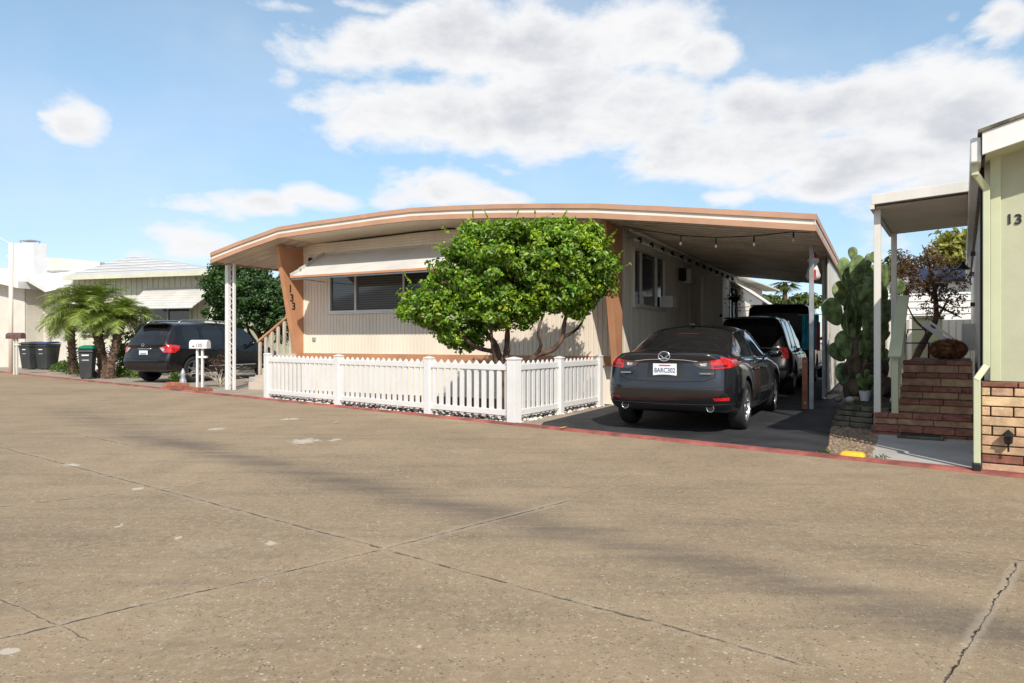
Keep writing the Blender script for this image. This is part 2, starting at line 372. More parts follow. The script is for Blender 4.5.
# ground point / vertical-plane point seen through a pixel (used to measure the place)
def G(u, v, z=0.0):
    y = FPX*(CAM_H-z)/(v-341.5); return Vector(((u-512)*y/FPX, y, z))
class Frame:
    def __init__(s, ox, oy, dx, dy):
        l = math.hypot(dx, dy); s.o = Vector((ox, oy, 0)); s.Y = Vector((dx/l, dy/l, 0)); s.X = Vector((dy/l, -dx/l, 0))
        s.rz = math.atan2(s.X.y, s.X.x)
    def w(s, x, y, z=0): return s.o + s.X*x + s.Y*y + Vector((0, 0, z))
    def l(s, p): d = Vector(p)-s.o; return Vector((d.dot(s.X), d.dot(s.Y), p[2]))
    def on_y(s, u, v, yc):
        d = Vector(((u-512)/FPX, 1, (341.5-v)/FPX)); c = Vector((0, 0, CAM_H)); t = (yc-(c-s.o).dot(s.Y))/d.dot(s.Y)
        return s.l(c+d*t)
    def on_x(s, u, v, xc):
        d = Vector(((u-512)/FPX, 1, (341.5-v)/FPX)); c = Vector((0, 0, CAM_H)); t = (xc-(c-s.o).dot(s.X))/d.dot(s.X)
        return s.l(c+d*t)
    def g(s, u, v, z=0.0): return s.l(G(u, v, z))
HA = Frame(2.0, 12.9, .474, .880)       # main home: x to the carport, y into the home
HB = Frame(4.36, 6.35, .551, .834)      # sage home on the right
RD = Frame(.25, 9.58, .644, .765)       # road edge: x along the kerb to the right, y away from the road
# ================================================================ ground, road
def road_material():
    m = bpy.data.materials.new('worn_tan_concrete'); m.use_nodes = True; t = NT(m.node_tree)
    p = m.node_tree.nodes['Principled BSDF']; tcn = t.new('ShaderNodeTexCoord'); vec = tcn.outputs['Object']
    sp = t.new('ShaderNodeSeparateXYZ'); t.l.new(vec, sp.inputs[0]); X, Y = sp.outputs[0], sp.outputs[1]
    big = t.noise(vec, .35, 5, .6); mid = t.noise(vec, 1.6, 8, .68); fine = t.noise(vec, 22, 6, .75); grit = t.noise(vec, 120, 3, .8)
    c = t.mix(t.step(big, .3, .7), (.262, .190, .116), (.365, .270, .166))
    c = t.mix(t.m('MULTIPLY', t.step(mid, .42, .75), .55), c, (.178, .134, .084))
    c = t.mix(t.m('MULTIPLY', t.step(fine, .44, .68), .62), c, (.42, .335, .235))
    c = t.mix(t.m('MULTIPLY', t.step(grit, .50, .72), .60), c, (.115, .09, .065))
    mpn = t.new('ShaderNodeMapping'); mpn.inputs['Rotation'].default_value = (0, 0, .70); mpn.inputs['Scale'].default_value = (.35, 3.0, 1); t.l.new(vec, mpn.inputs[0])
    stk = t.noise(mpn.outputs[0], 1.5, 7, .62); c = t.mix(t.m('MULTIPLY', t.step(stk, .46, .72), .38), c, (.165, .13, .095))
    c = t.mix(t.m('MULTIPLY', t.step(t.noise(vec, .9, 6, .7), .55, .70), .32), c, (.42, .34, .245))
    # exposed pale and dark aggregate
    for sc, lo, hi, col, k in ((34, .06, .26, (.60, .50, .37), .85), (46, .1, .36, (.075, .058, .042), .75), (13, .03, .12, (.56, .49, .39), .8), (9, .02, .07, (.07, .055, .045), .7)):
        v = t.new('ShaderNodeTexVoronoi', feature='F1'); t.l.new(vec, v.inputs['Vector']); v.inputs['Scale'].default_value = sc
        msk = t.m('SUBTRACT', 1.0, t.step(v.outputs['Distance'], lo, hi)); gate = t.step(t.noise(vec, sc*.21, 3), .40, .60)
        c = t.mix(t.m('MULTIPLY', t.m('MULTIPLY', msk, gate), k), c, col)
    wn = t.noise(vec, 2.6, 5, .65); wn2 = t.noise(vec, 9.0, 4, .65)
    wob = t.m('ADD', t.m('MULTIPLY', t.m('SUBTRACT', wn, .5), .055), t.m('MULTIPLY', t.m('SUBTRACT', wn2, .5), .035))
    def seg(p0, p1, wob_=wob, pad=0.02):
        p0, p1 = Vector(p0), Vector(p1); L = (p1-p0).length; d = (p1-p0)/L; n = Vector((-d.y, d.x))
        s = t.m('ADD', t.m('ADD', t.m('MULTIPLY', X, n.x), t.m('MULTIPLY', Y, n.y)), -p0.dot(n))
        dist = t.m('ABSOLUTE', t.m('ADD', s, wob_))
        al = t.m('ADD', t.m('ADD', t.m('MULTIPLY', X, d.x), t.m('MULTIPLY', Y, d.y)), -p0.dot(d)-L/2)
        inside = t.m('SUBTRACT', 1.0, t.step(t.m('ABSOLUTE', al), L/2-.05, L/2+pad))
        return dist, inside
    # tyre-darkened bands along the road
    stk2 = t.step(stk, .30, .62)
    for p0, p1, wd, k in (((-4.6, 8.6), (2.2, 2.7), .26, .60), ((-7.5, 11.6), (-4.0, 8.2), .40, .38), ((-6.0, 5.6), (-3.0, 3.4), .3, .30), ((.6, 5.0), (3.2, 3.0), .22, .18)):
        dist, ins = seg(p0, p1, t.m('MULTIPLY', wob, 2.2), 1.2)
        g = t.m('POWER', 2.718, t.m('MULTIPLY', t.m('POWER', t.m('DIVIDE', dist, wd), 2.0), -1.0))
        c = t.mix(t.m('MULTIPLY', t.m('MULTIPLY', g, ins), t.m('MULTIPLY', t.m('ADD', .30, t.m('MULTIPLY', stk2, .70)), k)), c, (.080, .068, .062))
    def px(u, v): g_ = G(u, v); return (g_.x, g_.y)
    A = [px(-60, 438), px(5, 448.5), px(160, 489), px(385, 548.5), px(512, 584.5), px(727, 642), px(800, 664)]
    B = [px(100, 417), px(220, 435), px(370, 457.5), px(602, 492.5), px(762, 520), px(1002, 557.5)]
    lines = [(A[i], A[i+1], .012, .55) for i in range(6)] + [(B[i], B[i+1], .008, .35) for i in range(5)]
    lines += [(px(160, 489), px(345, 461), .010, .5), (px(385, 548.5), px(567, 501), .010, .75), (px(160, 489), px(-20, 509), .010, .6),
              (px(385, 548.5), px(-10, 641), .010, .6), (px(125, 447), px(212, 435), .008, .4), (px(1019, 563), px(938, 690), .006, 1.0),
              (px(75, 434), px(135, 446), .010, .9), (px(567, 501), px(640, 470), .006, .3), (px(0, 598), px(90, 640), .006, .3),
              (px(1002, 557), px(1100, 572), .010, .6), (px(450, 452), px(560, 476), .006, .35)]
    depth = None
    for (a, b, wd, k) in lines:
        dist, ins = seg(a, b)
        br = t.m('MULTIPLY', t.m('SUBTRACT', 1.0, t.step(dist, wd*2.0, wd*7)), t.m('MULTIPLY', ins, .30*k))
        c = t.mix(t.m('MULTIPLY', br, t.step(mid, .35, .6)), c, (.50, .42, .33))
        crk = t.m('MULTIPLY', t.m('SUBTRACT', 1.0, t.step(dist, wd*.25, wd*1.1)), t.m('MULTIPLY', ins, min(1, k*1.15)))
        crk = t.m('MULTIPLY', crk, t.m('ADD', .18, t.m('MULTIPLY', t.step(wn2, .42, .6), .82)))
        c = t.mix(crk, c, (.035, .028, .022)); depth = crk if depth is None else t.m('MAXIMUM', depth, crk)
    # chipped pale patches at their places
    SP = [(305,441,24,4),(274,543,14,4),(121,525,6,3),(178,538,5,2.5),(68,465,18,2),(216,429,12,2),
          (420,646,6,3),(8,651,16,4),(290,419,16,1.6),(137,489,9,2),(385,548,7,3),(335,440,9,2)]
    acc = None
    for (u, v, ru, rv) in SP:
        g_ = G(u, v); sx_ = ru*g_.y/FPX*.7; sy_ = rv*g_.y*g_.y/(FPX*CAM_H)*.8
        dx = t.m('DIVIDE', t.m('SUBTRACT', X, g_.x), sx_); dy = t.m('DIVIDE', t.m('SUBTRACT', Y, g_.y), sy_)
        e = t.m('SUBTRACT', 1.0, t.m('ADD', t.m('MULTIPLY', dx, dx), t.m('MULTIPLY', dy, dy)))
        acc = e if acc is None else t.m('MAXIMUM', acc, e)
    msk = t.step(t.m('ADD', t.m('MAXIMUM', acc, -1.5), t.m('ADD', t.m('MULTIPLY', t.m('SUBTRACT', wn2, .5), 5.0), t.m('MULTIPLY', t.m('SUBTRACT', fine, .5), 3.2))), .25, .75)
    c = t.mix(t.m('MULTIPLY', msk, .75), c, (.55, .49, .41))
    t.l.new(c, p.inputs['Base Color']); p.inputs['Roughness'].default_value = .88; p.inputs['Specular IOR Level'].default_value = .3
    h = t.m('SUBTRACT', t.m('ADD', t.m('MULTIPLY', fine, .5), t.m('MULTIPLY', grit, .45)), t.m('MULTIPLY', depth, 2.5))
    bp = t.new('ShaderNodeBump'); bp.inputs['Strength'].default_value = .75; bp.inputs['Distance'].default_value = .012
    t.l.new(h, bp.inputs['Height']); t.l.new(bp.outputs[0], p.inputs['Normal'])
    return m
M['road'] = road_material()
def poly(fr, pts, z): return [tuple(fr.w(x, y, z)) for x, y in pts]
struct('ground', MB().sheet(poly(RD, [(-900, -900), (900, -900), (900, 900), (-900, 900)], -.03)), M['apron'], 'tan earth and concrete ground running out under the homes')
struct('road', MB().sheet(poly(RD, [(-90, -14), (60, -14), (60, .0), (-90, .0)], 0.0)), M['road'], 'worn tan concrete road with cracked joints and dark tyre bands')
struct('pavement', MB().sheet(poly(RD, [(-90, .14), (60, .14), (60, 40), (-90, 40)], .004)), M['apron'], 'tan concrete apron between the red kerb and the homes')
# low rolled kerb, painted red
kb = MB(); prof = [(-.02, 0.001), (.0, .016), (.03, .024), (.14, .024), (.17, .006)]
xs = [-60+i*.5 for i in range(180)]
vs = []; fs = []
for x in xs:
    for (y, z) in prof: vs.append(tuple(RD.w(x, y, z)))
k = len(prof)
for i in range(len(xs)-1):
    for j in range(k-1): a = i*k+j; fs.append((a, a+k, a+k+1, a+1))
kb.add(vs, fs); struct('kerb', kb, M['redkerb'], 'low kerb strip with worn red paint along the road edge')

def px_poly(pts, z): return [tuple(G(u, v, 0)[:2])+(z,) for u, v in pts]
kl = lambda x: RD.w(x, .16)
# black sealed driveway of the main home
a = HA.l(kl(RD.l(G(530, 428)).x)); b = HA.l(kl(RD.l(G(823, 457)).x))
dr = MB().sheet([tuple(HA.w(a.x, a.y, .010)), tuple(HA.w(b.x, b.y, .010)), tuple(HA.w(3.78, -1.0, .010)), tuple(HA.w(3.72, 26, .010)), tuple(HA.w(.0, 26, .010)), tuple(HA.w(-.02, -3.2, .010))])
struct('driveway', dr, M['asphalt'], 'black sealed asphalt driveway running under the carport')
# soil of the fenced front yard, grass verge, gravel strip
struct('soil', MB().sheet([(-5.2, 14.5, .012), (.03, 10.05, .012), (1.65, 12.7, .012), (1.9, 12.9, .012), (-5.3, 16.85, .012)]), M['soil'], 'dark planting soil between the white fence and the home')
gs = [RD.w(RD.l(G(823, 457)).x+.03, .16), RD.w(RD.l(G(868, 462)).x, .16), G(884, 434), HB.w(-1.2, 6), HB.w(-3.4, 6), G(832, 408)]
struct('gravel_bed', MB().sheet([(p.x, p.y, .014) for p in gs]), M['soil'], 'dark bed under the brown gravel strip beside the driveway')
# concrete walk in front of the brick steps
cw = [RD.w(RD.l(G(867, 463)).x, .16), RD.w(RD.l(G(974, 474)).x, .16), HB.w(-.02, 2.4), HB.w(-1.12, 2.4)]
struct('path', MB().sheet([(p.x, p.y, .022) for p in cw]+[] ), M['conc'], 'pale concrete walk in front of the brick steps')

# ================================================================ main home
A = thing('mobile_home', 'cream ribbed mobile home numbered 133 with copper trim, gabled roof and attached carport', 'mobile home', HA.o, HA.rz)
ZT = 3.40
RP = [(-9.87, 3.35), (-9.0, 3.535), (-7.61, 3.79), (-6.6, 3.825), (-5.5, 3.85), (-4.7, 3.87), (-3.9, 3.875), (-2.9, 3.825), (-1.9, 3.76), (-.95, 3.68), (0, 3.59), (1.2, 3.43), (3.5, 3.10)]
def ztop(x):
    for (x0, z0), (x1, z1) in zip(RP, RP[1:]):
        if x <= x1: return z0+(z1-z0)*(x-x0)/(x1-x0)
    return RP[-1][1]
YF, YB, YC, YL = -1.2, 18.4, 10.5, 7.5
def ribbed(mb, x0, x1, z0, z1f, y=0.0, pitch=.1, g=.022, d=.014, mp=None):
    z1 = z1f if callable(z1f) else (lambda x: z1f)
    xs = []; x = math.ceil(x0/pitch-1e-6)*pitch; xs.append((x0, 0))
    while x < x1-.001:
        if x-g/2 > x0: xs += [(x-g/2, 0), (x-g/4, d), (x+g/4, d)]
        if x+g/2 < x1 and x-g/2 > x0: xs += [(x+g/2, 0)]
        x += pitch
    xs.append((x1, 0)); xs = [p for p in xs if x0 <= p[0] <= x1]
    mp = mp or (lambda a, b, z: (a, y+b, z))
    v = []; f = []
    for (x, b) in xs: v += [mp(x, b, z0), mp(x, b, z1(x))]
    for i in range(len(xs)-1): f.append((2*i, 2*i+2, 2*i+3, 2*i+1))
    mb.add(v, f); return mb
W_ = 8.06
# front wall with the window hole (window x -7.18..-4.30, z 1.93..2.95)
wx0, wx1, wz0, wz1 = -7.18, -4.30, 1.93, 2.98
fw = MB()
ribbed(fw, -W_, 0, .92, wz0); ribbed(fw, -W_, wx0, wz0, wz1); ribbed(fw, wx1, 0, wz0, wz1); ribbed(fw, -W_, 0, wz1, 3.32)
fw.build('front_wall', M['cream'], A, recalc=False)
bk = MB().box(-W_+.01, -.01, .02, .10, .0, wz0).box(-W_+.01, wx0, .02, .10, wz0, wz1).box(wx1, -.01, .02, .10, wz0, wz1)
bk.prism([(-W_+.01, wz1), (-.01, wz1)]+[(x, ztop(x)-.26) for x, z in RP[::-1] if -W_ < x < -.05]+[(-W_+.01, ztop(-W_)-.26)], 'y', .02, .10)
bk.build('wall_backing', M['cream_smooth'], A)
hb = MB()
for k in range(4): hb.prism([(-W_, 3.32+k*.06), (-.02, 3.32+k*.06), (-.02, 3.375+k*.06), (-W_, 3.375+k*.06)], 'y', -.035+.004*k, .02)
hb.build('eave_panel', M['cream_smooth'], A)
MB().box(-W_-.02, .0, -.025, .02, .74, .92).build('base_trim', M['orange'], A, bevel=.004)
MB().box(-W_, .0, .03, .1, -.02, .74).build('skirting', M['cream_smooth'], A)
MB().box(-W_-.005, -W_+.07, -.02, .06, .92, 3.35).build('corner_trim', M['cream_smooth'], A)
# side wall to the carport: (along y, outward +x)
sw = MB(); mpx = lambda a, b, z: (0-b, a, z)
holes = [(.95, 3.12, 1.97, 3.05), (6.9, 8.15, .95, 3.0), (10.9, 12.2, 1.95, 3.0)]
cuts = [0.0]
for h in holes: cuts += [h[0], h[1]]
cuts.append(18.0)
for i in range(len(cuts)-1):
    a_, b_ = cuts[i], cuts[i+1]
    if i % 2 == 0: ribbed(sw, a_, b_, .92, 3.38, pitch=.4, g=.02, d=.01, mp=mpx)
    else:
        h = holes[i//2]
        if h[2] > .95: ribbed(sw, a_, b_, .92, h[2], pitch=.4, g=.02, d=.01, mp=mpx)
        ribbed(sw, a_, b_, h[3], 3.38, pitch=.4, g=.02, d=.01, mp=mpx)
sw.build('side_wall', M['cream_smooth'], A, recalc=False)
MB().box(-.10, -.03, 0.03, 18.0, -.02, .90).build('skirting', M['cream_smooth'], A)
MB().box(-.02, .02, .12, 18.0, .86, .92).build('base_trim', M['orange'], A)
MB().box(-W_, -.1, 17.9, 18.0, 0, 3.3).build('back_wall', M['cream_smooth'], A)
MB().box(-W_-.0, -W_+.06, .12, 18.0, 0, 3.3).build('far_side_wall', M['cream_smooth'], A)
# windows
def window(par, mp, a0, a1, z0, z1, mull, m_frame, slider=True, blind=(), label=None, fw_=.05, panes=True):
    """mp(a, out, z) -> local point; out>0 is towards the viewer"""
    def bx(mb, a0_, a1_, o0, o1, z0_, z1_):
        vs = [mp(a, o, z) for z in (z0_, z1_) for a, o in ((a0_, o0), (a1_, o0), (a1_, o1), (a0_, o1))]
        mb.add(vs, [(0,1,2,3),(4,5,6,7),(0,1,5,4),(1,2,6,5),(2,3,7,6),(3,0,4,7)])
    f = MB(); bx(f, a0-fw_, a1+fw_, -.05, .03, z0-fw_, z0); bx(f, a0-fw_, a1+fw_, -.05, .03, z1, z1+fw_)
    bx(f, a0-fw_, a0, -.05, .03, z0, z1); bx(f, a1, a1+fw_, -.05, .03, z0, z1)
    for q in mull: bx(f, q-.022, q+.022, -.045, .02, z0, z1)
    fo = f.build('window', m_frame, par, bevel=.004, label=label)
    es = [a0]+list(mull)+[a1]
    for i in range(len(es)-1):
        p = MB(); g0 = es[i]+(.022 if i else 0); g1 = es[i+1]-(.022 if i < len(es)-2 else 0)
        bx(p, g0+.001, g1-.001, -.03-.008*(i % 2), -.024-.008*(i % 2), z0+.001, z1-.001); p.build('pane', M['blindglass' if i in blind else 'houseglass'], fo)
    s = MB(); bx(s, a0-fw_-.02, a1+fw_+.02, -.01, .055, z0-fw_-.035, z0-fw_-.002); s.build('sill', m_frame, fo, bevel=.004)
    return fo
mF = lambda a, o, z: (a, -o, z); mS = lambda a, o, z: (o, a, z)
window(A, mF, wx0, wx1, wz0, wz1, (-6.42, -5.02), M['vinyl'], blind=(0, 1), label='three pane front window under the aluminium awning')
w1 = window(A, mS, .95, 3.12, 1.97, 3.05, (1.42, 2.52), M['offwhite'], label='side window under the carport with a small fan unit')
MB().box(.03, .30, 2.75, 3.10, 1.96, 2.22).build('window_unit', M['offwhite'], A, bevel=.01)
window(A, mS, 10.9, 12.2, 1.95, 3.0, (11.5,), M['offwhite'])
# door on the carport side
d0 = MB().box(-.05, -.01, 6.95, 8.1, .95, 2.98).build('door', M['dark'], A, bevel=.005)
MB().box(-.01, .03, 6.82, 6.95, .93, 3.06).box(-.01, .03, 8.1, 8.22, .93, 3.06).box(-.01, .03, 6.95, 8.1, 2.98, 3.06).build('door_frame', M['offwhite'], d0, bevel=.004)
MB().ball((.03, 8.0, 1.95), .035).build('handle', M['chrome'], d0, smooth=True)
sd = MB().bar((.05, 6.85, 1.98), (.62, 6.55, 1.98), .03, 2.02).build('screen_door', M['offwhite'], A)
MB().ball((.60, 6.5, 1.9), .04).build('handle', M['blackmetal'], sd)
# light and meter boxes on the side wall
MB().box(.02, .22, 4.75, 5.15, 2.65, 3.0).build('wall_vent_hood', M['offwhite'], A, bevel=.01)
MB().box(.02, .14, 4.35, 4.62, 2.7, 3.0).build('utility_box', M['dark'], A, bevel=.01)
MB().tube([(.03, 5.35, .95), (.03, 5.35, 2.9)], .015, 6).build('conduit', M['offwhite'], A)
# roof
def strip(mb, zoff0, zoff1, y0, y1, x0=-99, x1=99):
    pts = [(x, ztop(x)) for x, _ in RP if x0-.001 <= x <= x1+.001]
    up = [(x, z+zoff1) for x, z in pts]; lo = [(x, z+zoff0) for x, z in pts[::-1]]
    v = []; f = []; n = len(pts)
    for y in (y0, y1):
        for (x, z) in pts: v += [(x, y, z+zoff0), (x, y, z+zoff1)]
    for i in range(n-1):
        a_, b_ = 2*i, 2*i+2; c_, d_ = 2*n+2*i, 2*n+2*i+2
        f += [(a_, b_, b_+1, a_+1), (c_, c_+1, d_+1, d_), (a_, c_, d_, b_), (a_+1, b_+1, d_+1, c_+1)]
    f += [(0, 1, 2*n+1, 2*n), (2*n-2, 4*n-2, 4*n-1, 2*n-1)]
    return mb.add(v, f)
RX = (-7.61, 0.0)
rf = MB(); strip(rf, -.20, -.01, YF+.03, YB, *RX); strip(rf, -.20, -.01, YF+.03, YL, -99, -7.61); strip(rf, -.20, -.01, YF+.03, YC, 0.0, 99)
roof = rf.build('roof', M['offwhite'], A)
b = MB(); strip(b, -.085, .0, YF-.035, YF+.03); b.build('fascia_top_band', M['peach'], roof)
b = MB(); strip(b, -.160, -.085, YF-.005, YF+.03); b.build('fascia_stripe', M['trim_white'], roof)
b = MB(); strip(b, -.255, -.160, YF-.028, YF+.03); b.build('fascia_lower_band', M['peach'], roof)
b = MB(); strip(b, -.225, -.205, YF+.03, -.0, *RX); b.build('soffit', M['soffit'], roof)
# pan ceilings: ribs run along x (carport) and porch
def pans(x0, x1, y0, y1, par, name):
    v = []; f = []; ys = []; y = y0
    while y < y1:
        ys += [(y, 0), (y+.012, -.02), (y+.045, -.02), (y+.057, 0)]; y += .30
    ys.append((y1, 0)); xs_ = [x for x, _ in RP if x0-.001 <= x <= x1+.001]; n = len(xs_)
    for (yy, dz) in ys:
        for x in xs_: v.append((x, yy, ztop(x)-.215+dz))
    for i in range(len(ys)-1):
        for j in range(n-1): a_ = i*n+j; f.append((a_, a_+1, a_+n+1, a_+n))
    mb = MB().add(v, f); return mb.build(name, M['ceiling'], par, recalc=False)
pans(0.0, 3.5, YF+.03, YC-.03, roof, 'carport_ceiling'); pans(-9.87, -7.61, YF+.03, YL-.03, roof, 'porch_ceiling')
# side, rear and far fascias
for (xx, y0, y1, nm) in ((3.5, YF-.03, YC, 'carport_gutter'), (-9.90, YF-.03, YL, 'porch_gutter')):
    z = ztop(xx)
    g1 = MB().box(xx, xx+.03, y0, y1, z-.09, z).box(xx, xx+.025, y0, y1, z-.255, z-.16).build(nm, M['peach'], roof)
    MB().box(xx, xx+.012, y0+.01, y1, z-.16, z-.09).build('fascia_stripe', M['trim_white'], g1)
b = MB(); strip(b, -.255, 0, YC, YC+.04, 0.0, 99); b.build('carport_rear_beam', M['beige_wood'], roof)
b = MB(); strip(b, -.255, 0, YL, YL+.04, -99, -7.61); b.build('porch_rear_beam', M['beige_wood'], roof)
MB().bar((0.05, YC, 3.35), (.35, YB, 3.35), .6, .05).build('rear_eave', M['offwhite'], roof)
# copper wings at both ends of the front wall
for x, nm in ((-W_-.06, 'left'), (.0, 'right')):
    zt = ztop(x)-.25; pr = [(.06, .74), (-.22, .74), (-.82, zt), (.06, zt)]
    wg = MB().prism(pr, 'x', x-.05, x+.07).build('wing_buttress', M['orange'], A, bevel=.006)
    if nm == 'left':
        for i, ch in enumerate('133'):
            qn = HA.on_x((290.2, 291.8, 293.6)[i], (289, 298.2, 306.5)[i], x+.07); text_obj('house_number', ch, .25, M['black'], wg, (x+.0745, qn.y, qn.z), (R(90), 0, R(90)), .004, weight=.004)
            pass
    else: pass
# metal awning over the front window
aw = MB(); x0, x1 = -7.32, -2.9
ns_ = 9
for i in range(ns_):
    t0, t1 = i/ns_, (i+1)/ns_
    ya, za = -.03-1.05*(t0+.34/ns_), 3.29-.62*(t0+.34/ns_)+.006; yb, zb = -.03-1.05*t1-.005, 3.29-.62*t1-.030
    aw.add([(x0, ya, za), (x1, ya, za), (x1, yb, zb), (x0, yb, zb), (x0, ya, za-.014), (x1, ya, za-.014), (x1, yb-.004, zb-.045), (x0, yb-.004, zb-.045)],
           [(0,1,2,3),(4,7,6,5),(0,4,5,1),(1,5,6,2),(2,6,7,3),(3,7,4,0)])
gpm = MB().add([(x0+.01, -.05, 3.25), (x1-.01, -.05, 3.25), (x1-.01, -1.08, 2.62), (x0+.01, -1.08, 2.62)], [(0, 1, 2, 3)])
awo = aw.build('window_awning', M['awning'], A, label='slatted aluminium awning with a copper front rail over the front window')
lip = MB()
for i in range(1, ns_+1):
    t1 = i/ns_; yb, zb = -.03-1.05*t1-.018, 3.29-.62*t1-.030; lip.box(x0, x1, yb-.004, yb+.004, zb-.052, zb-.022)
lip.build('slat_shade_lines', M['galv'], awo)  # darker strips stand in for the shade line under each slat
gpm.build('gap_shade_sheet', M['cladding'], awo, recalc=False)  # charcoal backing sheet stands in for shade in the slat gaps
MB().box(x0-.02, x1+.02, -1.14, -1.10, 2.625, 2.675).build('awning_rail', M['orange'], awo, bevel=.004)
for xx in (x0-.012, x1): 
    sp_ = MB()
    for i in range(4):
        t0 = i*.25; sp_.bar((xx+.006, -.04-.25*i, 3.27-.15*i), (xx+.006, -.04-.27*(i+1), 3.27-.155*(i+1)), .015, .16, up=(0,0,1))
    sp_.bar((xx, -.02, 2.62), (xx, -1.08, 2.64), .018); sp_.build('awning_arm', M['awning'], awo)
# porch camera / speaker and outlet
MB().lathe([(.05, 0), (.05, .05), (.02, .06)], (-7.78, -.09, 3.18), 'y', 14).build('wall_speaker', M['black'], A, smooth=False)
MB().box(-7.76, -7.66, -.035, 0.0, 1.22, 1.30).build('outlet_box', M['galv'], A, bevel=.005)
fl = MB().box(-.86, -.46, -.075, -.03, 3.02, 3.28).build('flood_light', M['galv'], A)
for dx in (-.80, -.52): MB().lathe([(.03, 0), (.075, -.13), (.078, -.16)], (dx, -.06, 3.17), 'y', 14).build('lamp', M['offwhite'], fl, smooth=True)
# retracted awning rails along the carport side
ra = MB().tube([(.22, .05, 3.30), (.22, 10.4, 3.30)], .03, 8).tube([(.36, .05, 3.24), (.36, 10.4, 3.22)], .022, 8).tube([(.30, .05, 3.12), (.30, 10.4, 3.08)], .02, 8)
rao = ra.build('awning_rails', M['offwhite'], A, smooth=True)
for i in range(5): MB().box(.02, .38, .5+i*2.3, .53+i*2.3, 3.20, 3.24).build('bracket', M['galv'], rao)
for i in range(13): MB().box(.27, .33, .35+i*.78, .43+i*.78, 3.10, 3.19).build('hook', M['dark'], rao)
# small awnings on the rear part of the side wall
for (y0, y1) in ((10.9, 13.4),):
    v = [(.02, y0, 3.25), (.02, y1, 3.25), (1.25, y1, 2.35), (1.25, y0, 2.35)]
    a_ = MB().add(v+[(p[0], p[1], p[2]-.03) for p in v], [(0,1,2,3),(4,7,6,5),(0,4,5,1),(1,5,6,2),(2,6,7,3),(3,7,4,0)]).build('side_awning', M['offwhite'], A)
    MB().bar((.02, y0+.02, 2.3), (1.2, y0+.02, 2.36), .02).build('awning_arm', M['galv'], a_); MB().bar((.02, y1-.02, 2.3), (1.2, y1-.02, 2.36), .02).build('awning_arm', M['galv'], a_)
# carport posts
def post(x, y, zt, m, sz=.07, name='carport_post', z0=0.0): return MB().box(x-sz/2, x+sz/2, y-sz/2, y+sz/2, z0, zt).build(name, m, A, bevel=.006)
p1 = HA.g(811.5, 409.5); p2 = HA.g(823.6, 399)
post(p1.x, p1.y, ztop(p1.x)-.22, M['galv'], .075); post(p2.x, p2.y, ztop(p2.x)-.22, M['galv'], .06)
for yy in (4.6, 7.4, 10.3): post(3.28, yy, ztop(3.28)-.22, M['galv'], .06)
# white screen wall closing the rear part of the carport
scw = MB()
ribbed(scw, 2.6, 10.4, .25, 3.0, pitch=.2, g=.03, d=.02, mp=lambda a, b, z: (3.42-b*-1, a, z)); scw.build('carport_screen', M['offwhite'], A, recalc=False)
MB().box(3.44, 3.47, 2.6, 10.4, .2, 3.02).build('screen_backing', M['offwhite'], A)
# porch double lattice posts on the left
zp = ztop(-9.8)-.25
pa, pb = HA.l(Vector((-6.96-.10, 16.93+.05, 0))), HA.l(Vector((-6.96+.085, 16.93-.03, 0)))
lp = MB()
for q, s_ in ((pa, .10), (pb, .06)): lp.box(q.x-s_/2, q.x+s_/2, q.y-s_/2, q.y+s_/2, 0, ztop(max(q.x, -9.87))-.24)
lpo = lp.build('porch_post', M['vinyl'], A, bevel=.006, label='pair of white porch posts with scroll lattice between them')
sc = MB()
for i in range(11):
    z0 = .1+i*.28; a_ = (pa.x+.03, pa.y, z0); b_ = (pb.x-.02, pb.y, z0+.14); c_ = (pa.x+.03, pa.y, z0+.28)
    sc.tube([a_, b_, c_], .009, 5)
sc.build('lattice', M['vinyl'], lpo)
for yy in (3.0, 7.2): post(-9.6, yy, zp-.0, M['vinyl'], .08, 'porch_post')
# porch steps and rail on the left side
st = MB()
for i in range(5): st.box(-9.60+.24*i, -W_, -.35+.003*i, .95, .0+.18*i+.001*i, .18*(i+1))
st.build('porch_steps', M['beige_wood'], A, bevel=.005)
r0 = (-9.62, -.02, 1.19); r1 = (-8.22, -.02, 2.02)
ro = MB().bar(r0, r1, .10, .05).build('porch_rail', M['orange'], A, bevel=.004)
for i in range(7):
    t = i/6.5; x = r0[0]+.06+t*(r1[0]-r0[0]); zt = r0[2]+(x-r0[0])*(r1[2]-r0[2])/(r1[0]-r0[0])-.02
    MB().box(x-.035, x+.035, -.045, .005, (.30 if i == 0 else .35+.6*t), zt).build('baluster', M['beige_wood'], ro)
MB().box(-9.78, -9.46, -.18, .12, 0, .30).build('footing', M['conc'], ro, bevel=.01)
# black porch rail by the side door
pr_ = MB().bar((.1, 6.2, 1.32), (1.25, 6.2, 1.32), .05).bar((1.25, 6.2, 1.32), (1.25, 9.2, 1.32), .05)
for i in range(9): pr_.bar((.15+i*.135, 6.2, .6), (.15+i*.135, 6.2, 1.3), .022)
for i in range(16): pr_.bar((1.25, 6.3+i*.19, .6), (1.25, 6.3+i*.19, 1.3), .022)
pr_.build('side_porch_rail', M['blackmetal'], A)
MB().box(.05, 1.3, 6.25, 9.2, 0, .62).build('side_porch', M['beige_wood'], A)

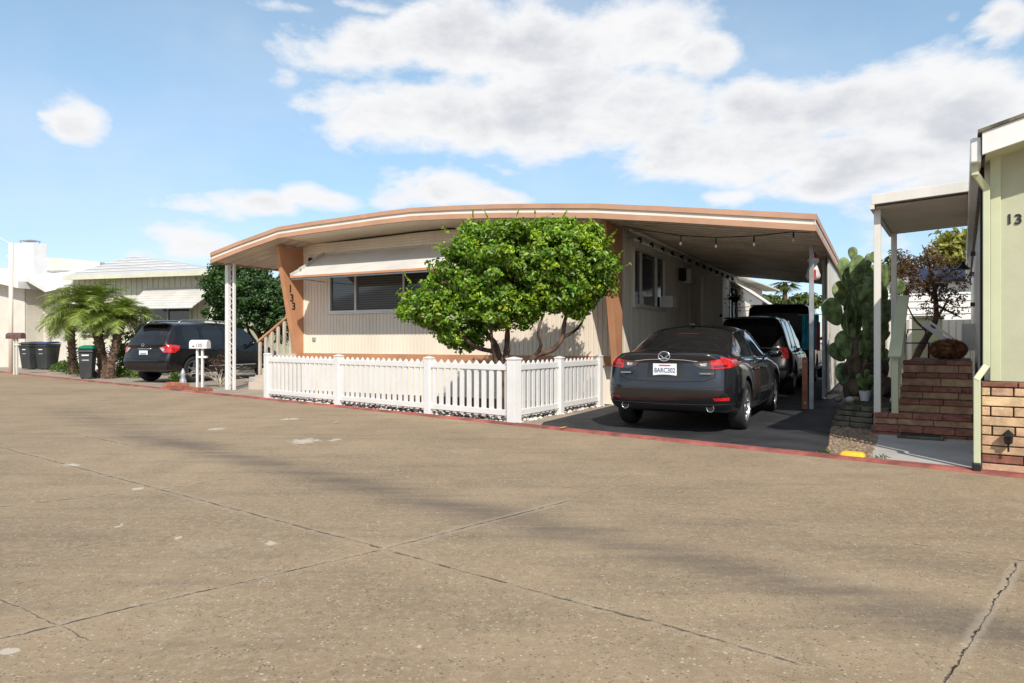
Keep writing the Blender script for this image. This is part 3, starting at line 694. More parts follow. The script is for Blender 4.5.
# ================================================================ picket fence
C0, C1, C2 = Vector((-5.14, 14.38, 0)), Vector((.03, 9.995, 0)), Vector((1.60, 12.63, 0))
fe = thing('picket_fence', 'white vinyl picket fence around the front yard of the cream home', 'fence', C1)
posts = [C0, Vector((-3.20, 12.79, 0)), Vector((-1.33, 11.19, 0)), C1, Vector((.81, 11.13, 0)), C2]
dF = (C1-C0).normalized(); posts[1] = C0+dF*2.49; posts[2] = C0+dF*4.96; dS = (C2-C1).normalized(); posts[4] = C1+dS*1.47
for i, p in enumerate(posts):
    s = .062 if i != 3 else .078; d = dF if i < 4 else dS; n = Vector((-d.y, d.x, 0)); q = p-C1; h = .94 if i != 3 else .955
    mb = MB()
    ring = lambda z, k: [tuple(q + d*(a_*s*k)+n*(b_*s*k)+Vector((0, 0, z))) for a_, b_ in ((-1,-1),(1,-1),(1,1),(-1,1))]
    vs = ring(0, 1)+ring(h-.02, 1)+ring(h-.02, 1.14)+ring(h-.002, 1.14)+ring(h+.022, .15)
    fs = [(0,3,2,1)]
    for lv in range(4):
        for j in range(4): j2 = (j+1) % 4; fs.append((lv*4+j, lv*4+j2, lv*4+4+j2, lv*4+4+j))
    fs.append((16, 17, 18, 19)); mb.add(vs, fs); mb.build('post', M['vinyl'], fe, bevel=.003)
for i in range(5):
    a_, b_ = posts[i], posts[i+1]; d = (b_-a_).normalized(); n = Vector((-d.y, d.x, 0)); L = (b_-a_).length
    mb = MB(); o = a_-C1
    def bb(u0, u1, w0, w1, z0, z1, tip=0):
        ps = [tuple(o+d*u+n*w_+Vector((0, 0, z))) for z in (z0, z1) for u, w_ in ((u0, w0), (u1, w0), (u1, w1), (u0, w1))]
        if tip:
            uc = (u0+u1)/2
            ps += [tuple(o+d*uc+n*w0+Vector((0, 0, z1+tip))), tuple(o+d*uc+n*w1+Vector((0, 0, z1+tip)))]
            mb.add(ps, [(0,3,2,1),(0,1,5,8,4),(1,2,6,5),(2,3,7,9,6),(3,0,4,7),(5,6,9,8),(7,4,8,9)])
        else: mb.add(ps, [(0,3,2,1),(4,5,6,7),(0,1,5,4),(1,2,6,5),(2,3,7,6),(3,0,4,7)])
    bb(.055, L-.055, -.024, .024, .775, .862); bb(.055, L-.055, -.024, .024, .105, .19)
    rails = mb.build('rail', M['vinyl'], fe, bevel=.004)
    mb = MB(); k = max(3, int((L-.12)/.146)); stp = (L-.11)/k
    for j in range(k):
        u = .055+stp*(j+.5); bb(u-.041, u+.041, -.011, .011, .08, .874, .040)
    mb.build('picket_panel', M['vinyl'], fe)

# ================================================================ sage home on the right
B = thing('mobile_home', 'sage green mobile home with a split brick base at the right edge', 'mobile home', HB.o, HB.rz)
def bricks(mb_list, x0, x1, z0, z1, lens, y, off=0.0, depth=.06, gap=.012, axis='x'):
    x = x0-off; i = 0
    while x < x1-.02:
        L = lens[i % len(lens)]; a_ = max(x, x0)+gap/2; b_ = min(x+L, x1)-gap/2
        if b_-a_ > .02:
            j = random.uniform(0, .008)
            if axis == 'x': mb_list.box(a_, b_, y-j, y+depth, z0+gap/2, z1-gap/2)
            else: mb_list.box(y-j*0, y+depth, a_, b_, z0+gap/2, z1-gap/2)
        x += L; i += 1
tan, red, red0 = MB(), MB(), MB()
zs_ = [0, .09, .165, .245, .335, .43, .525, .625, .72, .82]
kinds = ['L', 'R', 'L', 'L', 'S', 'L', 'S', 'L', 'S', 'R']
zz = [-.02, .085, .165, .245, .34, .425, .515, .605, .70, .78, .835]
for i in range(10):
    k = kinds[i]; mbx = (red if i > 4 else red0) if k == 'R' else tan
    lens = {'L': [.62, .45, .7], 'S': [.15, .17, .33, .2, .38], 'R': [.34, .3, .4]}[k]
    bricks(mbx, 0.0, 5.0, zz[i], zz[i+1], lens, -.055, off=random.uniform(0, .1))
    bricks(mbx, .0, 2.4, zz[i], zz[i+1], lens, -.0, off=.1, axis='y', depth=.05)
tb = tan.build('brick_base', M['brick_tan'], B, bevel=.006); red.build('brick_cap', M['brick_red'], tb, bevel=.006); red0.build('brick_band', M['brick_red'], tb, bevel=.006)
MB().box(.01, 5.0, -.02, .3, -.03, .83).box(.02, .1, 0, 2.4, -.03, .83).build('mortar', M['mortar'], tb)
Hs = 2.95
ws = MB().prism([(.15, .835), (5.0, .835), (5.0, 3.6), (.15, 2.93)], 'y', .03, .15)
ws.build('front_wall', M['sage'], B)
MB().box(.07, .15, .0, .14, .835, Hs-.02).build('corner_board', M['sage_trim'], B, bevel=.004); MB().box(1.35, 1.43, .014, .05, .87, Hs-.17).build('batten', M['sage_trim'], B, bevel=.004)
MB().box(.03, .12, .14, 14, .0, Hs).build('side_wall', M['offwhite'], B)
MB().box(.0, .03, .16, .5, .835, Hs-.1).build('dark_strip', M['dark'], B)  # near-black strip on the side wall behind the corner board
for i, ch in enumerate('13'):
    q = HB.on_y(1009.5+i*9, 219.5, .02); text_obj('house_number', ch, .125, M['black'], B, (q.x, .024, q.z), (R(90), 0, 0), .006, weight=.002)
# roof with rising white fascia
FY = -.38
def zr(x): return 3.05+x*.27
rs = MB()
for (za, zb, y0, y1) in ((-.20, .0, FY, FY+.03),): rs.add([(x, y, zr(x)+dz) for x in (.002, 5.2) for y in (y0, y1) for dz in (za, zb)], [(0,1,3,2),(4,6,7,5),(0,4,5,1),(2,3,7,6),(1,5,7,3),(0,2,6,4)])
rB = rs.build('roof_fascia', M['white'], B, bevel=.003)
MB().add([(x, y, zr(x)+dz) for x in (-.03, 5.2) for y in (FY-.02, 14.2) for dz in (.0, .03)], [(0,1,3,2),(4,6,7,5),(0,4,5,1),(2,3,7,6),(1,5,7,3),(0,2,6,4)]).build('roof', M['slate'], B)
MB().add([(x, y, zr(x)-.19+dz) for x in (.03, 5.2) for y in (FY+.03, .10) for dz in (.0, .02)], [(0,1,3,2),(4,6,7,5),(0,4,5,1),(2,3,7,6),(1,5,7,3),(0,2,6,4)]).build('soffit', M['sage_trim'], B)
MB().box(-.085, -.004, FY+.04, 14, 2.80, 3.02).build('gutter', M['white'], B, bevel=.012)
# downspout
ds = MB(); pts = [(-.05, FY+.14, 2.82), (-.05, FY+.14, 2.72), (.040, -.06, 2.60), (.040, -.06, .98), (-.032, -.115, .86), (-.032, -.12, .10)]
for p, q in zip(pts, pts[1:]): ds.bar(p, (Vector(q)+(Vector(q)-Vector(p)).normalized()*.02), .055, .045, up=(0, 1, 0))
ds.build('downspout', M['sage_trim'], B, bevel=.006)
MB().box(-.07, .0, -.17, -.09, .0, .09).build('downspout_boot', M['black'], B, bevel=.01)
# porch roof on posts
f1 = HB.w(-1.10, 2.10); 
pz = lambda x: 2.98+(x+1.1)*.045
pr = MB(); X0, X1, Y0, Y1 = -1.14, -.02, 2.28, 5.1
pr.add([(x, y, pz(x)+dz) for x in (X0, X1) for y in (Y0, Y1) for dz in (-.0, .13)], [(0,1,3,2),(4,6,7,5),(0,4,5,1),(2,3,7,6),(1,5,7,3),(0,2,6,4)])
pro = pr.build('porch_roof', M['offwhite'], B, bevel=.005)
MB().add([(x, y, pz(x)-.03) for x in (X0+.05, X1) for y in (Y0+.03, Y1-.05)], [(0,2,3,1)]).build('ceiling', M['soffit'], pro)
MB().add([(x, y, pz(x)+dz) for x in (X0-.01, X0+.04) for y in (Y0+.0, Y1) for dz in (-.06, -.001)], [(0,1,3,2),(4,6,7,5),(0,4,5,1),(2,3,7,6),(1,5,7,3),(0,2,6,4)]).build('beam', M['offwhite'], pro)
for (u, v, y) in ((877.5, 432, None), (None, None, 4.9)):
    q = HB.g(u, v) if u else Vector((-1.07, 4.9, 0))
    MB().box(q.x-.04, q.x+.04, q.y-.04, q.y+.04, 0, pz(q.x)-.03).build('porch_post', M['offwhite'], B, bevel=.005)
# brick steps (7 levels) rising to a deck
stp_red, stp_tan, core = MB(), MB(), MB()
tz = [.125, .27, .433, .587, .76, .934]; ty = [2.12, 2.42, 2.72, 3.0, 3.27, 3.54]
prev = 0.0
for i in range(6):
    xl = -1.12 if i < 2 else -.86; z1 = tz[i]; y0 = ty[i]; zc = z1-.062
    bricks(stp_red, xl, -.03, zc, z1, [.30, .27, .33], y0-.02, off=.13*i % .2, depth=.32, gap=.008)
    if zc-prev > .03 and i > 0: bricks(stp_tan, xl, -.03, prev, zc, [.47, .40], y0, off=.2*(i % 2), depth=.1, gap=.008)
    elif i == 0: bricks(stp_red, xl, -.03, 0, zc, [.35, .32], y0, depth=.1, gap=.008)
    core.box(xl+.01, -.035, y0+.012, (ty[i+1]+.1 if i < 5 else 6.5), -.02, z1-.02)
    prev = z1
so = core.build('brick_steps', M['mortar'], B)
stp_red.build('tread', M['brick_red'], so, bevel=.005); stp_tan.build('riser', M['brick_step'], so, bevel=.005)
# sage stair rail
n0 = Vector((-.88, 2.50, 1.05)); n1 = Vector((-.88, 4.0, 1.87))
ra = MB().bar(n0-(n1-n0)*.06, n1, .15, .035).build('stair_rail', M['sage_trim'], B, bevel=.006)
MB().box(-.92, -.84, 2.48, 2.56, .125, 1.03).build('newel', M['sage_trim'], ra, bevel=.006); MB().box(-.92, -.84, 3.85, 3.93, .8, 1.78).build('newel', M['sage_trim'], ra, bevel=.006)
for i in range(9):
    y = 2.68+i*.14; z = 1.05+(y-2.5)*.547-.03; MB().box(-.90, -.86, y-.016, y+.016, .35+(y-2.5)*.53, z).build('baluster', M['sage_trim'], ra)
# side wall fittings
MB().box(-.16, .02, 6.0, 6.35, 1.05, 1.5).build('wall_cooler', M['offwhite'], B, bevel=.01)
MB().lathe([(.02, .10), (.03, .06), (.09, 0), (.09, -.02)], (-.14, 4.6, 2.30), 'z', 16).build('porch_lamp', M['blackmetal'], B)
for i, z in enumerate((2.45, 1.75)): MB().box(-.05, .01, 4.0+.5*i, 4.06+.5*i, z-.03, z+.03).build('wall_fitting', M['black'], B)
# lantern on the brick base
q = HB.on_y(1008, 440, -.06)
la = thing('lantern', 'small black solar lantern fixed to the split brick base', 'lantern', HB.w(q.x, -.07, 0), HB.rz)
MB().lathe([(.004, .10), (.055, .045), (.06, .04), (.035, .035), (.032, -.02), (.012, -.035)], (0, -.05, q.z), 'z', 6).build('lamp_head', M['blackmetal'], la)
MB().tube([(0, -.05, q.z-.03), (0, -.05, q.z-.10)], .008).bar((0, -.05, q.z-.05), (0, .015, q.z-.05), .012).build('stake', M['blackmetal'], la)
# doormat on the walk
dm = thing('doormat', 'dark grey doormat lying at the foot of the brick steps', 'doormat', HB.w(-.57, 1.98, .024), HB.rz)
MB().box(-.24, .24, -.14, .12, 0, .035).build('mat', M['slate'], dm, bevel=.01); MB().box(-.21, .21, -.11, .09, .0351, .04).build('ribbing', M['rubber'], dm)
# ================================================================ vehicles
def section(st):
    """half section points (x, z), bottom centre to roof centre"""
    w_, zb, zs, wr, zr = st['w'], st['zb'], st['zs'], st['wr'], st['zr']; zm = st.get('zm', .5*(zb+zs))
    k = min(1.0, max(0.0, (zr-zs)/.35)); wg = w_*(.90 if k > .5 else .90-.03*(1-k))
    wb = wg*.985
    P = [(0, zb), (w_*.80, zb), (w_*.955, zb+.05), (w_*.992, zb+.20*(zs-zb)/.7), (w_*1.0, zm), (w_*.985, zs-.16*min(1, (zs-zb)/.7)), (w_*.945, zs-.03*min(1, (zs-zb)/.6)),
         (wb, zs+.01*k), (wb+(wr-wb)*.52, zs+(zr-zs)*(.55 if k > .3 else .6)), (wr, zr-.085*k-.012*(1-k)), (wr*.80, zr-.018*k-.004*(1-k)), (0, zr+.012*k+.006)]
    return P
def build_car(root, S, paint, glass_rng, rear_glass, front_glass, wheels, L, capbulge=.05, dark=None, trim=None, glass=None, side_rows=(7, 9), rear_rows=(9, 11)):
    glass = glass or M['carglass']
    bm = bmesh.new(); cr = bm.edges.layers.float.new('crease_edge'); rings = []
    n = 12
    for si, st in enumerate(S):
        P = section(st); dy = st.get('dy', [0]*n); ring = []
        row = {}
        for i, (x, z) in enumerate(P):
            y = st['y']+dy[i]
            if i in (0, 11): v = bm.verts.new((0, y-(0), z)); row[(i, 1)] = row[(i, -1)] = v
            else:
                row[(i, 1)] = bm.verts.new((x, y, z)); row[(i, -1)] = bm.verts.new((-x, y, z))
        rings.append(row)
    mats = ['paint', 'side', 'rear', 'front']
    def face(vs, mi):
        vs = [v for i, v in enumerate(vs) if v not in vs[:i]]
        if len(vs) < 3: return
        f = bm.faces.new(vs); f.material_index = mi; f.smooth = True
    for s in range(len(S)-1):
        a, b = rings[s], rings[s+1]
        for i in range(n-1):
            for sd in (1, -1):
                mi = 0
                if side_rows[0] <= i < side_rows[1] and any(g0 <= s < g1 for g0, g1 in glass_rng): mi = 1
                if rear_rows[0] <= i < rear_rows[1] and rear_glass[0] <= s < rear_glass[1]: mi = 2
                if 9 <= i < 11 and front_glass[0] <= s < front_glass[1]: mi = 3
                q = [a[(i, sd)], b[(i, sd)], b[(i+1, sd)], a[(i+1, sd)]]
                face(q if sd == 1 else q[::-1], mi)
    for (row, st, sgn) in ((rings[0], S[0], -1), (rings[-1], S[-1], 1)):
        cen = {}
        for i in range(n):
            if i in (0, 11): cen[i] = row[(i, 1)]
            else:
                p = row[(i, 1)].co; cen[i] = bm.verts.new((0, p.y+sgn*capbulge, p.z))
        for i in range(n-1):
            for sd in (1, -1):
                q = [row[(i, sd)], cen[i], cen[i+1], row[(i+1, sd)]]
                if sgn*sd > 0: q = q[::-1]
                face(q if True else q, 0)
    bmesh.ops.recalc_face_normals(bm, faces=bm.faces)
    for e in bm.edges:
        if len(e.link_faces) == 2 and e.link_faces[0].material_index != e.link_faces[1].material_index: e[cr] = .9
    for s in range(len(S)):
        c = S[s].get('crease')
        if c:
            for (i0, val) in c.items():
                for sd in (1, -1):
                    if s+1 < len(S):
                        e = bm.edges.get((rings[s][(i0, sd)], rings[s+1][(i0, sd)]))
                        if e: e[cr] = val
                    if i0 >= 9 and i0 < 11:
                        e = bm.edges.get((rings[s][(i0, sd)], rings[s][(i0+1, sd)]))
                        if e: e[cr] = val
    me = bpy.data.meshes.new('tmp'); bm.to_mesh(me); bm.free()
    for k_ in mats: me.materials.append(bpy.data.materials.get(k_) or bpy.data.materials.new(k_))
    o = bpy.data.objects.new('tmp', me); scn.collection.objects.link(o)
    sb = o.modifiers.new('s', 'SUBSURF'); sb.levels = 3; sb.render_levels = 3
    cuts = []
    for (yy, r, wx) in wheels:
        cm = MB()
        for sd in (1, -1):
            t = MB().lathe([(r+.055, 0), (r+.055, .9)], (0, 0, 0), 'x', 40)
            cm.add([(sd*(wx-.30+x), yy+y, r+z) for x, y, z in t.v], [f[::sd] for f in t.f])
        co = cm.build('cut', None); cuts.append(co)
        bo = o.modifiers.new('b', 'BOOLEAN'); bo.operation = 'DIFFERENCE'; bo.object = co; bo.solver = 'EXACT'
    dg = bpy.context.evaluated_depsgraph_get(); dg.update()
    em = bpy.data.meshes.new_from_object(o.evaluated_get(dg))
    bpy.data.objects.remove(o)
    for c in cuts: bpy.data.objects.remove(c)
    V = np.zeros(len(em.vertices)*3); em.vertices.foreach_get('co', V); V = V.reshape(-1, 3)
    polys = [tuple(p.vertices) for p in em.polygons]; mi = [p.material_index for p in em.polygons]
    nrm = [v.normal.copy() for v in em.vertices]
    bvh = BVHTree.FromPolygons([Vector(v) for v in V], polys)
    def comps(idx):
        par = {}
        def find(a):
            while par[a] != a: par[a] = par[par[a]]; a = par[a]
            return a
        for f in idx:
            for v in polys[f]: par.setdefault(v, v)
            r0_ = find(polys[f][0])
            for v in polys[f][1:]: par[find(v)] = r0_
        g = {}
        for f in idx: g.setdefault(find(polys[f][0]), []).append(f)
        return list(g.values())
    def sub(idx, name, m, inset=0.0):
        used = {}; vs = []; fs = []
        for f in idx:
            ff = []
            for v in polys[f]:
                if v not in used:
                    used[v] = len(vs); vs.append(tuple(Vector(V[v]) - nrm[v]*inset))
                ff.append(used[v])
            fs.append(ff)
        mb = MB(); mb.v = vs; mb.f = fs; return mb.build(name, m, root, smooth=True, recalc=False)
    body = sub([i for i, m in enumerate(mi) if m == 0], 'body', paint)
    es = body.modifiers.new('wn', 'WEIGHTED_NORMAL'); es.keep_sharp = True
    # sharp arch edges
    bmesh_ = body.data
    ang = bmesh_
    try: bmesh_.set_sharp_from_angle(angle=R(50))
    except Exception: pass
    for k_, nm in ((1, 'side_window'), (2, 'rear_window'), (3, 'windshield')):
        for cc in comps([i for i, m in enumerate(mi) if m == k_]): sub(cc, nm, glass, .006)
    return bvh, body
def proj_patch(bvh, poly2, plane, direction, m, name, parent, off=.006, res=.025, thick=.0, smooth=True, label=None):
    """polygon (convex) in plane coordinates projected along direction onto the body. plane: fn(a,b)->point"""
    bm = bmesh.new(); xs = [p[0] for p in poly2]; ys = [p[1] for p in poly2]
    nx = max(2, int((max(xs)-min(xs))/res)+1); ny = max(2, int((max(ys)-min(ys))/res)+1)
    vv = [[bm.verts.new((min(xs)+(max(xs)-min(xs))*i/nx, min(ys)+(max(ys)-min(ys))*j/ny, 0)) for j in range(ny+1)] for i in range(nx+1)]
    for i in range(nx):
        for j in range(ny): bm.faces.new((vv[i][j], vv[i+1][j], vv[i+1][j+1], vv[i][j+1]))
    ar = sum(poly2[i][0]*poly2[(i+1) % len(poly2)][1]-poly2[(i+1) % len(poly2)][0]*poly2[i][1] for i in range(len(poly2)))
    for i in range(len(poly2)):
        a, b = Vector(poly2[i]), Vector(poly2[(i+1) % len(poly2)]); d = (b-a); nn = Vector((d.y, -d.x))*(1 if ar > 0 else -1)
        bmesh.ops.bisect_plane(bm, geom=bm.verts[:]+bm.edges[:]+bm.faces[:], plane_co=(a.x, a.y, 0), plane_no=(nn.x, nn.y, 0), clear_outer=True, dist=1e-6)
    dead = []; dirv = Vector(direction)
    for v in bm.verts:
        o_ = Vector(plane(v.co.x, v.co.y)); hit = bvh.ray_cast(o_, dirv, 4)
        if hit[0] is None: dead.append(v); continue
        nrm_ = hit[1]; nrm_ = -nrm_ if nrm_.dot(dirv) > 0 else nrm_
        v.co = hit[0]+nrm_*off
    bmesh.ops.delete(bm, geom=dead, context='VERTS')
    bmesh.ops.recalc_face_normals(bm, faces=bm.faces)
    me = bpy.data.meshes.new(name); bm.to_mesh(me); bm.free()
    o = link(name, me, m, parent, smooth, label=label)
    if thick:
        so_ = o.modifiers.new('t', 'SOLIDIFY'); so_.thickness = thick; so_.offset = 0
    return o
def proj_line(bvh, pts, plane, direction, r, m, name, parent, off=.0, step=.04):
    out = []; dirv = Vector(direction); P = [Vector(p) for p in pts]
    for a, b in zip(P, P[1:]):
        k = max(1, int((b-a).length/step))
        for i in range(k): out.append(a+(b-a)*i/k)
    out.append(P[-1]); Q = []
    for p in out:
        h = bvh.ray_cast(Vector(plane(p.x, p.y)), dirv, 4)
        if h[0] is not None:
            n_ = h[1]; n_ = -n_ if n_.dot(dirv) > 0 else n_
            Q.append(h[0]+n_*off)
    if len(Q) < 2: return None
    return MB().tube(Q, r, 6).build(name, m, parent, smooth=True)
rearp = lambda a, b: (a, -1.5, b)
def sidep(sd): return lambda a, b: (sd*1.8, a, b)
topp = lambda a, b: (a, b, 3)
def wheel(root, y, r, wx, rim_r, spokes=10, tw=.22, hub=None):
    for sd in (1, -1):
        t = MB().lathe([(rim_r+.005, -.11), (r-.035, -.11), (r-.012, -.09), (r, -.06), (r, .06), (r-.012, .09), (r-.035, .105), (rim_r+.005, .10), (rim_r-.02, .06)], seg=40, axis='x', cap=False)
        c = Vector((sd*(wx-.115), y, r)); q = MB(); q.add([(c.x+sd*x, c.y+yy, c.z+z) for x, yy, z in t.v], [f[::sd] for f in t.f])
        w_ = q.build('wheel', M['rubber'], root, smooth=True)
        rm = MB(); a = MB().lathe([(rim_r+.008, .085), (rim_r-.012, .095), (rim_r-.025, .06), (rim_r-.035, -.06)], axis='x', seg=40, cap=False)
        a.lathe([(.001, .062), (.05, .060), (.062, .045), (.062, .0)], axis='x', seg=20, cap=False)
        for k in range(spokes):
            an = 2*math.pi*(k+.25)/spokes; da = .055*(1 if k % 2 else -1)*(1 if spokes > 6 else 0)
            p0 = Vector((.052, .045*math.cos(an), .045*math.sin(an))); p1 = Vector((.075, (rim_r-.015)*math.cos(an+da), (rim_r-.015)*math.sin(an+da)))
            a.bar(p0, p1, .026 if spokes > 6 else .05, .022, up=(1, 0, 0))
        rm.add([(c.x+sd*x, c.y+yy, c.z+z) for x, yy, z in a.v], [f[::sd] for f in a.f]); rm.build('rim', M['alloy'], w_, smooth=False)
        dk = MB().lathe([(rim_r-.02, .0), (.001, .0)], axis='x', seg=32, cap=False); d2_ = MB()
        d2_.add([(c.x+sd*x, c.y+yy, c.z+z) for x, yy, z in dk.v], dk.f); d2_.build('brake_disc', M['dark'], w_)
def mirror(root, y, z, wb, m):
    for sd in (1, -1):
        mb = MB().ball((sd*(wb+.10), y, z+.02), (.115, .07, .07), 14, 8); mb.bar((sd*(wb-.05), y+.02, z-.03), (sd*(wb+.05), y, z-.01), .05, .03)
        mb.build('side_mirror', m, root, smooth=True)
def plate(root, txt, x, y, z, tilt=0, w_=.31, h_=.155):
    p = MB().box(x-w_/2, x+w_/2, y-.004, y+.004, z-h_/2, z+h_/2).build('license_plate', M['plate'], root, bevel=.004)
    if txt: 
        text_obj('plate_number', txt, .086, M['plate_navy'], p, (x, y-.0045, z-.012), (R(90), 0, 0), .001, sx=.80, weight=.0015)
        MB().box(x-.075, x+.075, y-.0055, y-.004, z+.045, z+.062).build('plate_header', M['plate_red'], p)
    else: MB().box(x-.11, x+.11, y-.0055, y-.004, z-.035, z+.02).build('plate_marks', M['galv'], p)
    return p

# ---- graphite sedan
def sedan():
    c = G(747, 430); hd = Vector((.474, .880, 0)); rt = Vector((.880, -.474, 0))
    base = Vector((3.19, 9.26, 0)) - rt*.865 - hd*1.03
    root = thing('sedan', 'graphite grey sedan with plate 8ARC302 parked nose in under the carport', 'car', (base.x, base.y, .012), math.atan2(rt.y, rt.x))
    rr = [0, 0, 0, -.0, -.02, .0, .015, .02, .02, .03, .02, .02]
    S = [dict(y=.10, w=.60, zb=.33, zs=.97, wr=.50, zr=1.035, zm=.60, dy=[.10, .06, .02, -.03, -.045, .02, .03, .0, -.01, -.015, -.02, -.02]),
         dict(y=.17, w=.76, zb=.29, zs=.975, wr=.60, zr=1.062, zm=.60, dy=[.08, .05, .02, -.02, -.03, .03, .05, .0, 0, 0, 0, 0]),
         dict(y=.28, w=.842, zb=.26, zs=.965, wr=.63, zr=1.068, zm=.58, dy=[.03, .02, .0, 0, 0, .02, .03, .0, 0, 0, 0, 0]),
         dict(y=.46, w=.872, zb=.24, zs=.96, wr=.63, zr=1.060, zm=.58),
         dict(y=.60, w=.880, zb=.22, zs=.955, wr=.62, zr=1.066, zm=.58),
         dict(y=.72, w=.882, zb=.20, zs=.955, wr=.60, zr=1.10, zm=.58),
         dict(y=1.08, w=.885, zb=.19, zs=.95, wr=.60, zr=1.255, zm=.58),
         dict(y=1.42, w=.885, zb=.19, zs=.945, wr=.585, zr=1.375, zm=.57),
         dict(y=1.56, w=.885, zb=.19, zs=.94, wr=.58, zr=1.405, zm=.57),
         dict(y=2.02, w=.885, zb=.19, zs=.935, wr=.58, zr=1.445, zm=.56),
         dict(y=2.10, w=.885, zb=.19, zs=.935, wr=.58, zr=1.448, zm=.56),
         dict(y=2.75, w=.885, zb=.19, zs=.925, wr=.575, zr=1.435, zm=.56),
         dict(y=2.98, w=.885, zb=.19, zs=.92, wr=.575, zr=1.40, zm=.56),
         dict(y=3.35, w=.885, zb=.19, zs=.915, wr=.60, zr=1.235, zm=.56),
         dict(y=3.74, w=.885, zb=.19, zs=.90, wr=.66, zr=1.04, zm=.56),
         dict(y=3.90, w=.885, zb=.20, zs=.88, wr=.66, zr=.99, zm=.55),
         dict(y=4.30, w=.90, zb=.21, zs=.82, wr=.62, zr=.925, zm=.52),
         dict(y=4.62, w=.84, zb=.22, zs=.74, wr=.56, zr=.81, zm=.48),
         dict(y=4.80, w=.70, zb=.24, zs=.62, wr=.45, zr=.67, zm=.42)]
    for s in (5, 8): pass
    bvh, body = build_car(root, S, M['carpaint'], [(6, 9), (10, 13)], (5, 8), (12, 14), [(1.03, .335, .882), (3.86, .335, .882)], 4.86)
    wheel(root, 1.03, .335, .882, .235, 10); wheel(root, 3.86, .335, .882, .235, 10)
    for sd in (1, -1):
        f = lambda pts: [(sd*x, z) for x, z in pts]
        t = proj_patch(bvh, f([(.56, .950), (.875, .985), (.875, .900), (.78, .852), (.585, .835)]), rearp, (0, 1, 0), M['red_lens'], 'taillight', root, .010, .018)
        proj_patch(bvh, f([(.34, .930), (.56, .950), (.585, .835), (.48, .838), (.39, .875)]), rearp, (0, 1, 0), M['smoke_lens'], 'reversing_lens', t, .010, .018)
        proj_patch(bvh, f([(.43, .905), (.52, .915), (.52, .875), (.46, .872)]), rearp, (0, 1, 0), M['clear_lens'], 'clear_lens', t, .013, .018)
        proj_patch(bvh, f([(.60, .885), (.76, .895), (.74, .862), (.60, .850)]), rearp, (0, 1, 0), M['red_lens_dark'], 'lens_stripe', t, .013, .018)
        proj_patch(bvh, [(.20, .985), (.38, .965), (.36, .90), (.20, .885)], sidep(sd), (-sd, 0, 0), M['red_lens'], 'side_lens', t, .010, .02)
        proj_patch(bvh, f([(.60, .475), (.78, .485), (.78, .445), (.62, .44)]), rearp, (0, 1, 0), M['red_lens_dark' if sd < 0 else 'red_lens'], 'bumper_reflector', root, .008, .018)
        eh = bvh.ray_cast(Vector((sd*.56, -1.5, .345)), Vector((0, 1, 0)), 4)[0].y; ext = MB().lathe([(.046, .03), (.050, -.012), (.044, -.016), (.040, -.004)], (sd*.56, eh, .340), 'y', 24, cap=False).build('exhaust_tip', M['chrome'], root, smooth=True); MB().lathe([(.0425, -.008), (.001, -.008)], (sd*.56, eh, .340), 'y', 24, cap=False).build('exhaust_opening', M['dark'], ext)
        proj_patch(bvh, f([(.40, .80), (.62, .80), (.60, .765), (.44, .765)]), rearp, (0, 1, 0), M['black'], 'badge_recess', root, .004, .02)
        MB().box(sd*.52-.07, sd*.52+.07, .055, .065, .776, .790).build('badge', M['chrome'], root)
        # chrome window surround, seams, handles
        proj_line(bvh, [(1.12, .965), (2.0, .955), (3.3, .93)], sidep(sd), (-sd, 0, 0), .008, M['chrome'], 'window_trim', root, .004)
        proj_line(bvh, [(1.02, 1.04), (1.18, 1.17), (1.5, 1.31), (2.05, 1.365), (2.7, 1.355), (3.05, 1.26), (3.38, 1.08)], sidep(sd), (-sd, 0, 0), .008, M['chrome'], 'window_trim', root, .004)
        proj_line(bvh, [(2.06, .93), (2.07, .55), (2.10, .25)], sidep(sd), (-sd, 0, 0), .004, M['dark'], 'door_seam', root, .0)
        proj_line(bvh, [(1.32, .93), (1.36, .70), (1.52, .42), (1.62, .25)], sidep(sd), (-sd, 0, 0), .004, M['dark'], 'door_seam', root, .0)
        proj_line(bvh, [(3.30, .91), (3.32, .55), (3.26, .25)], sidep(sd), (-sd, 0, 0), .004, M['dark'], 'door_seam', root, .0)
        proj_line(bvh, [(1.7, .235), (3.2, .235)], sidep(sd), (-sd, 0, 0), .018, M['black'], 'sill_trim', root, .0)
        for yy in (1.55, 2.32): MB().tube([(sd*.875, yy, .80), (sd*.905, yy+.03, .805), (sd*.905, yy+.17, .805), (sd*.875, yy+.20, .80)], .012, 8).build('door_handle', M['carpaint'], root, smooth=True)
    proj_patch(bvh, [(-.52, .375), (.52, .375), (.46, .30), (-.46, .30)], rearp, (0, 1, 0), M['cladding'], 'bumper_valance', root, .006, .03)
    proj_line(bvh, [(-.86, .40), (-.6, .385), (0, .38), (.6, .385), (.86, .40)], rearp, (0, 1, 0), .007, M['dark'], 'bumper_seam', root)
    proj_line(bvh, [(-.62, .97), (-.62, .74), (-.50, .685), (0, .67), (.50, .685), (.62, .74), (.62, .97)], rearp, (0, 1, 0), .005, M['dark'], 'boot_seam', root)
    proj_line(bvh, [(-.42, .93), (-.25, .955), (0, .968), (.25, .955), (.42, .93)], rearp, (0, 1, 0), .007, M['chrome'], 'chrome_strip', root, .010)
    proj_line(bvh, [(-.855, .62), (-.6, .60), (0, .595), (.6, .60), (.855, .62)], rearp, (0, 1, 0), .003, M['dark'], 'bumper_seam', root)
    proj_patch(bvh, [(-.22, .925), (.22, .925), (.24, .73), (-.24, .73)], rearp, (0, 1, 0), M['black'], 'plate_recess', root, .003, .03)
    h = bvh.ray_cast(Vector((0, -1.5, .84)), Vector((0, 1, 0)), 4)[0]
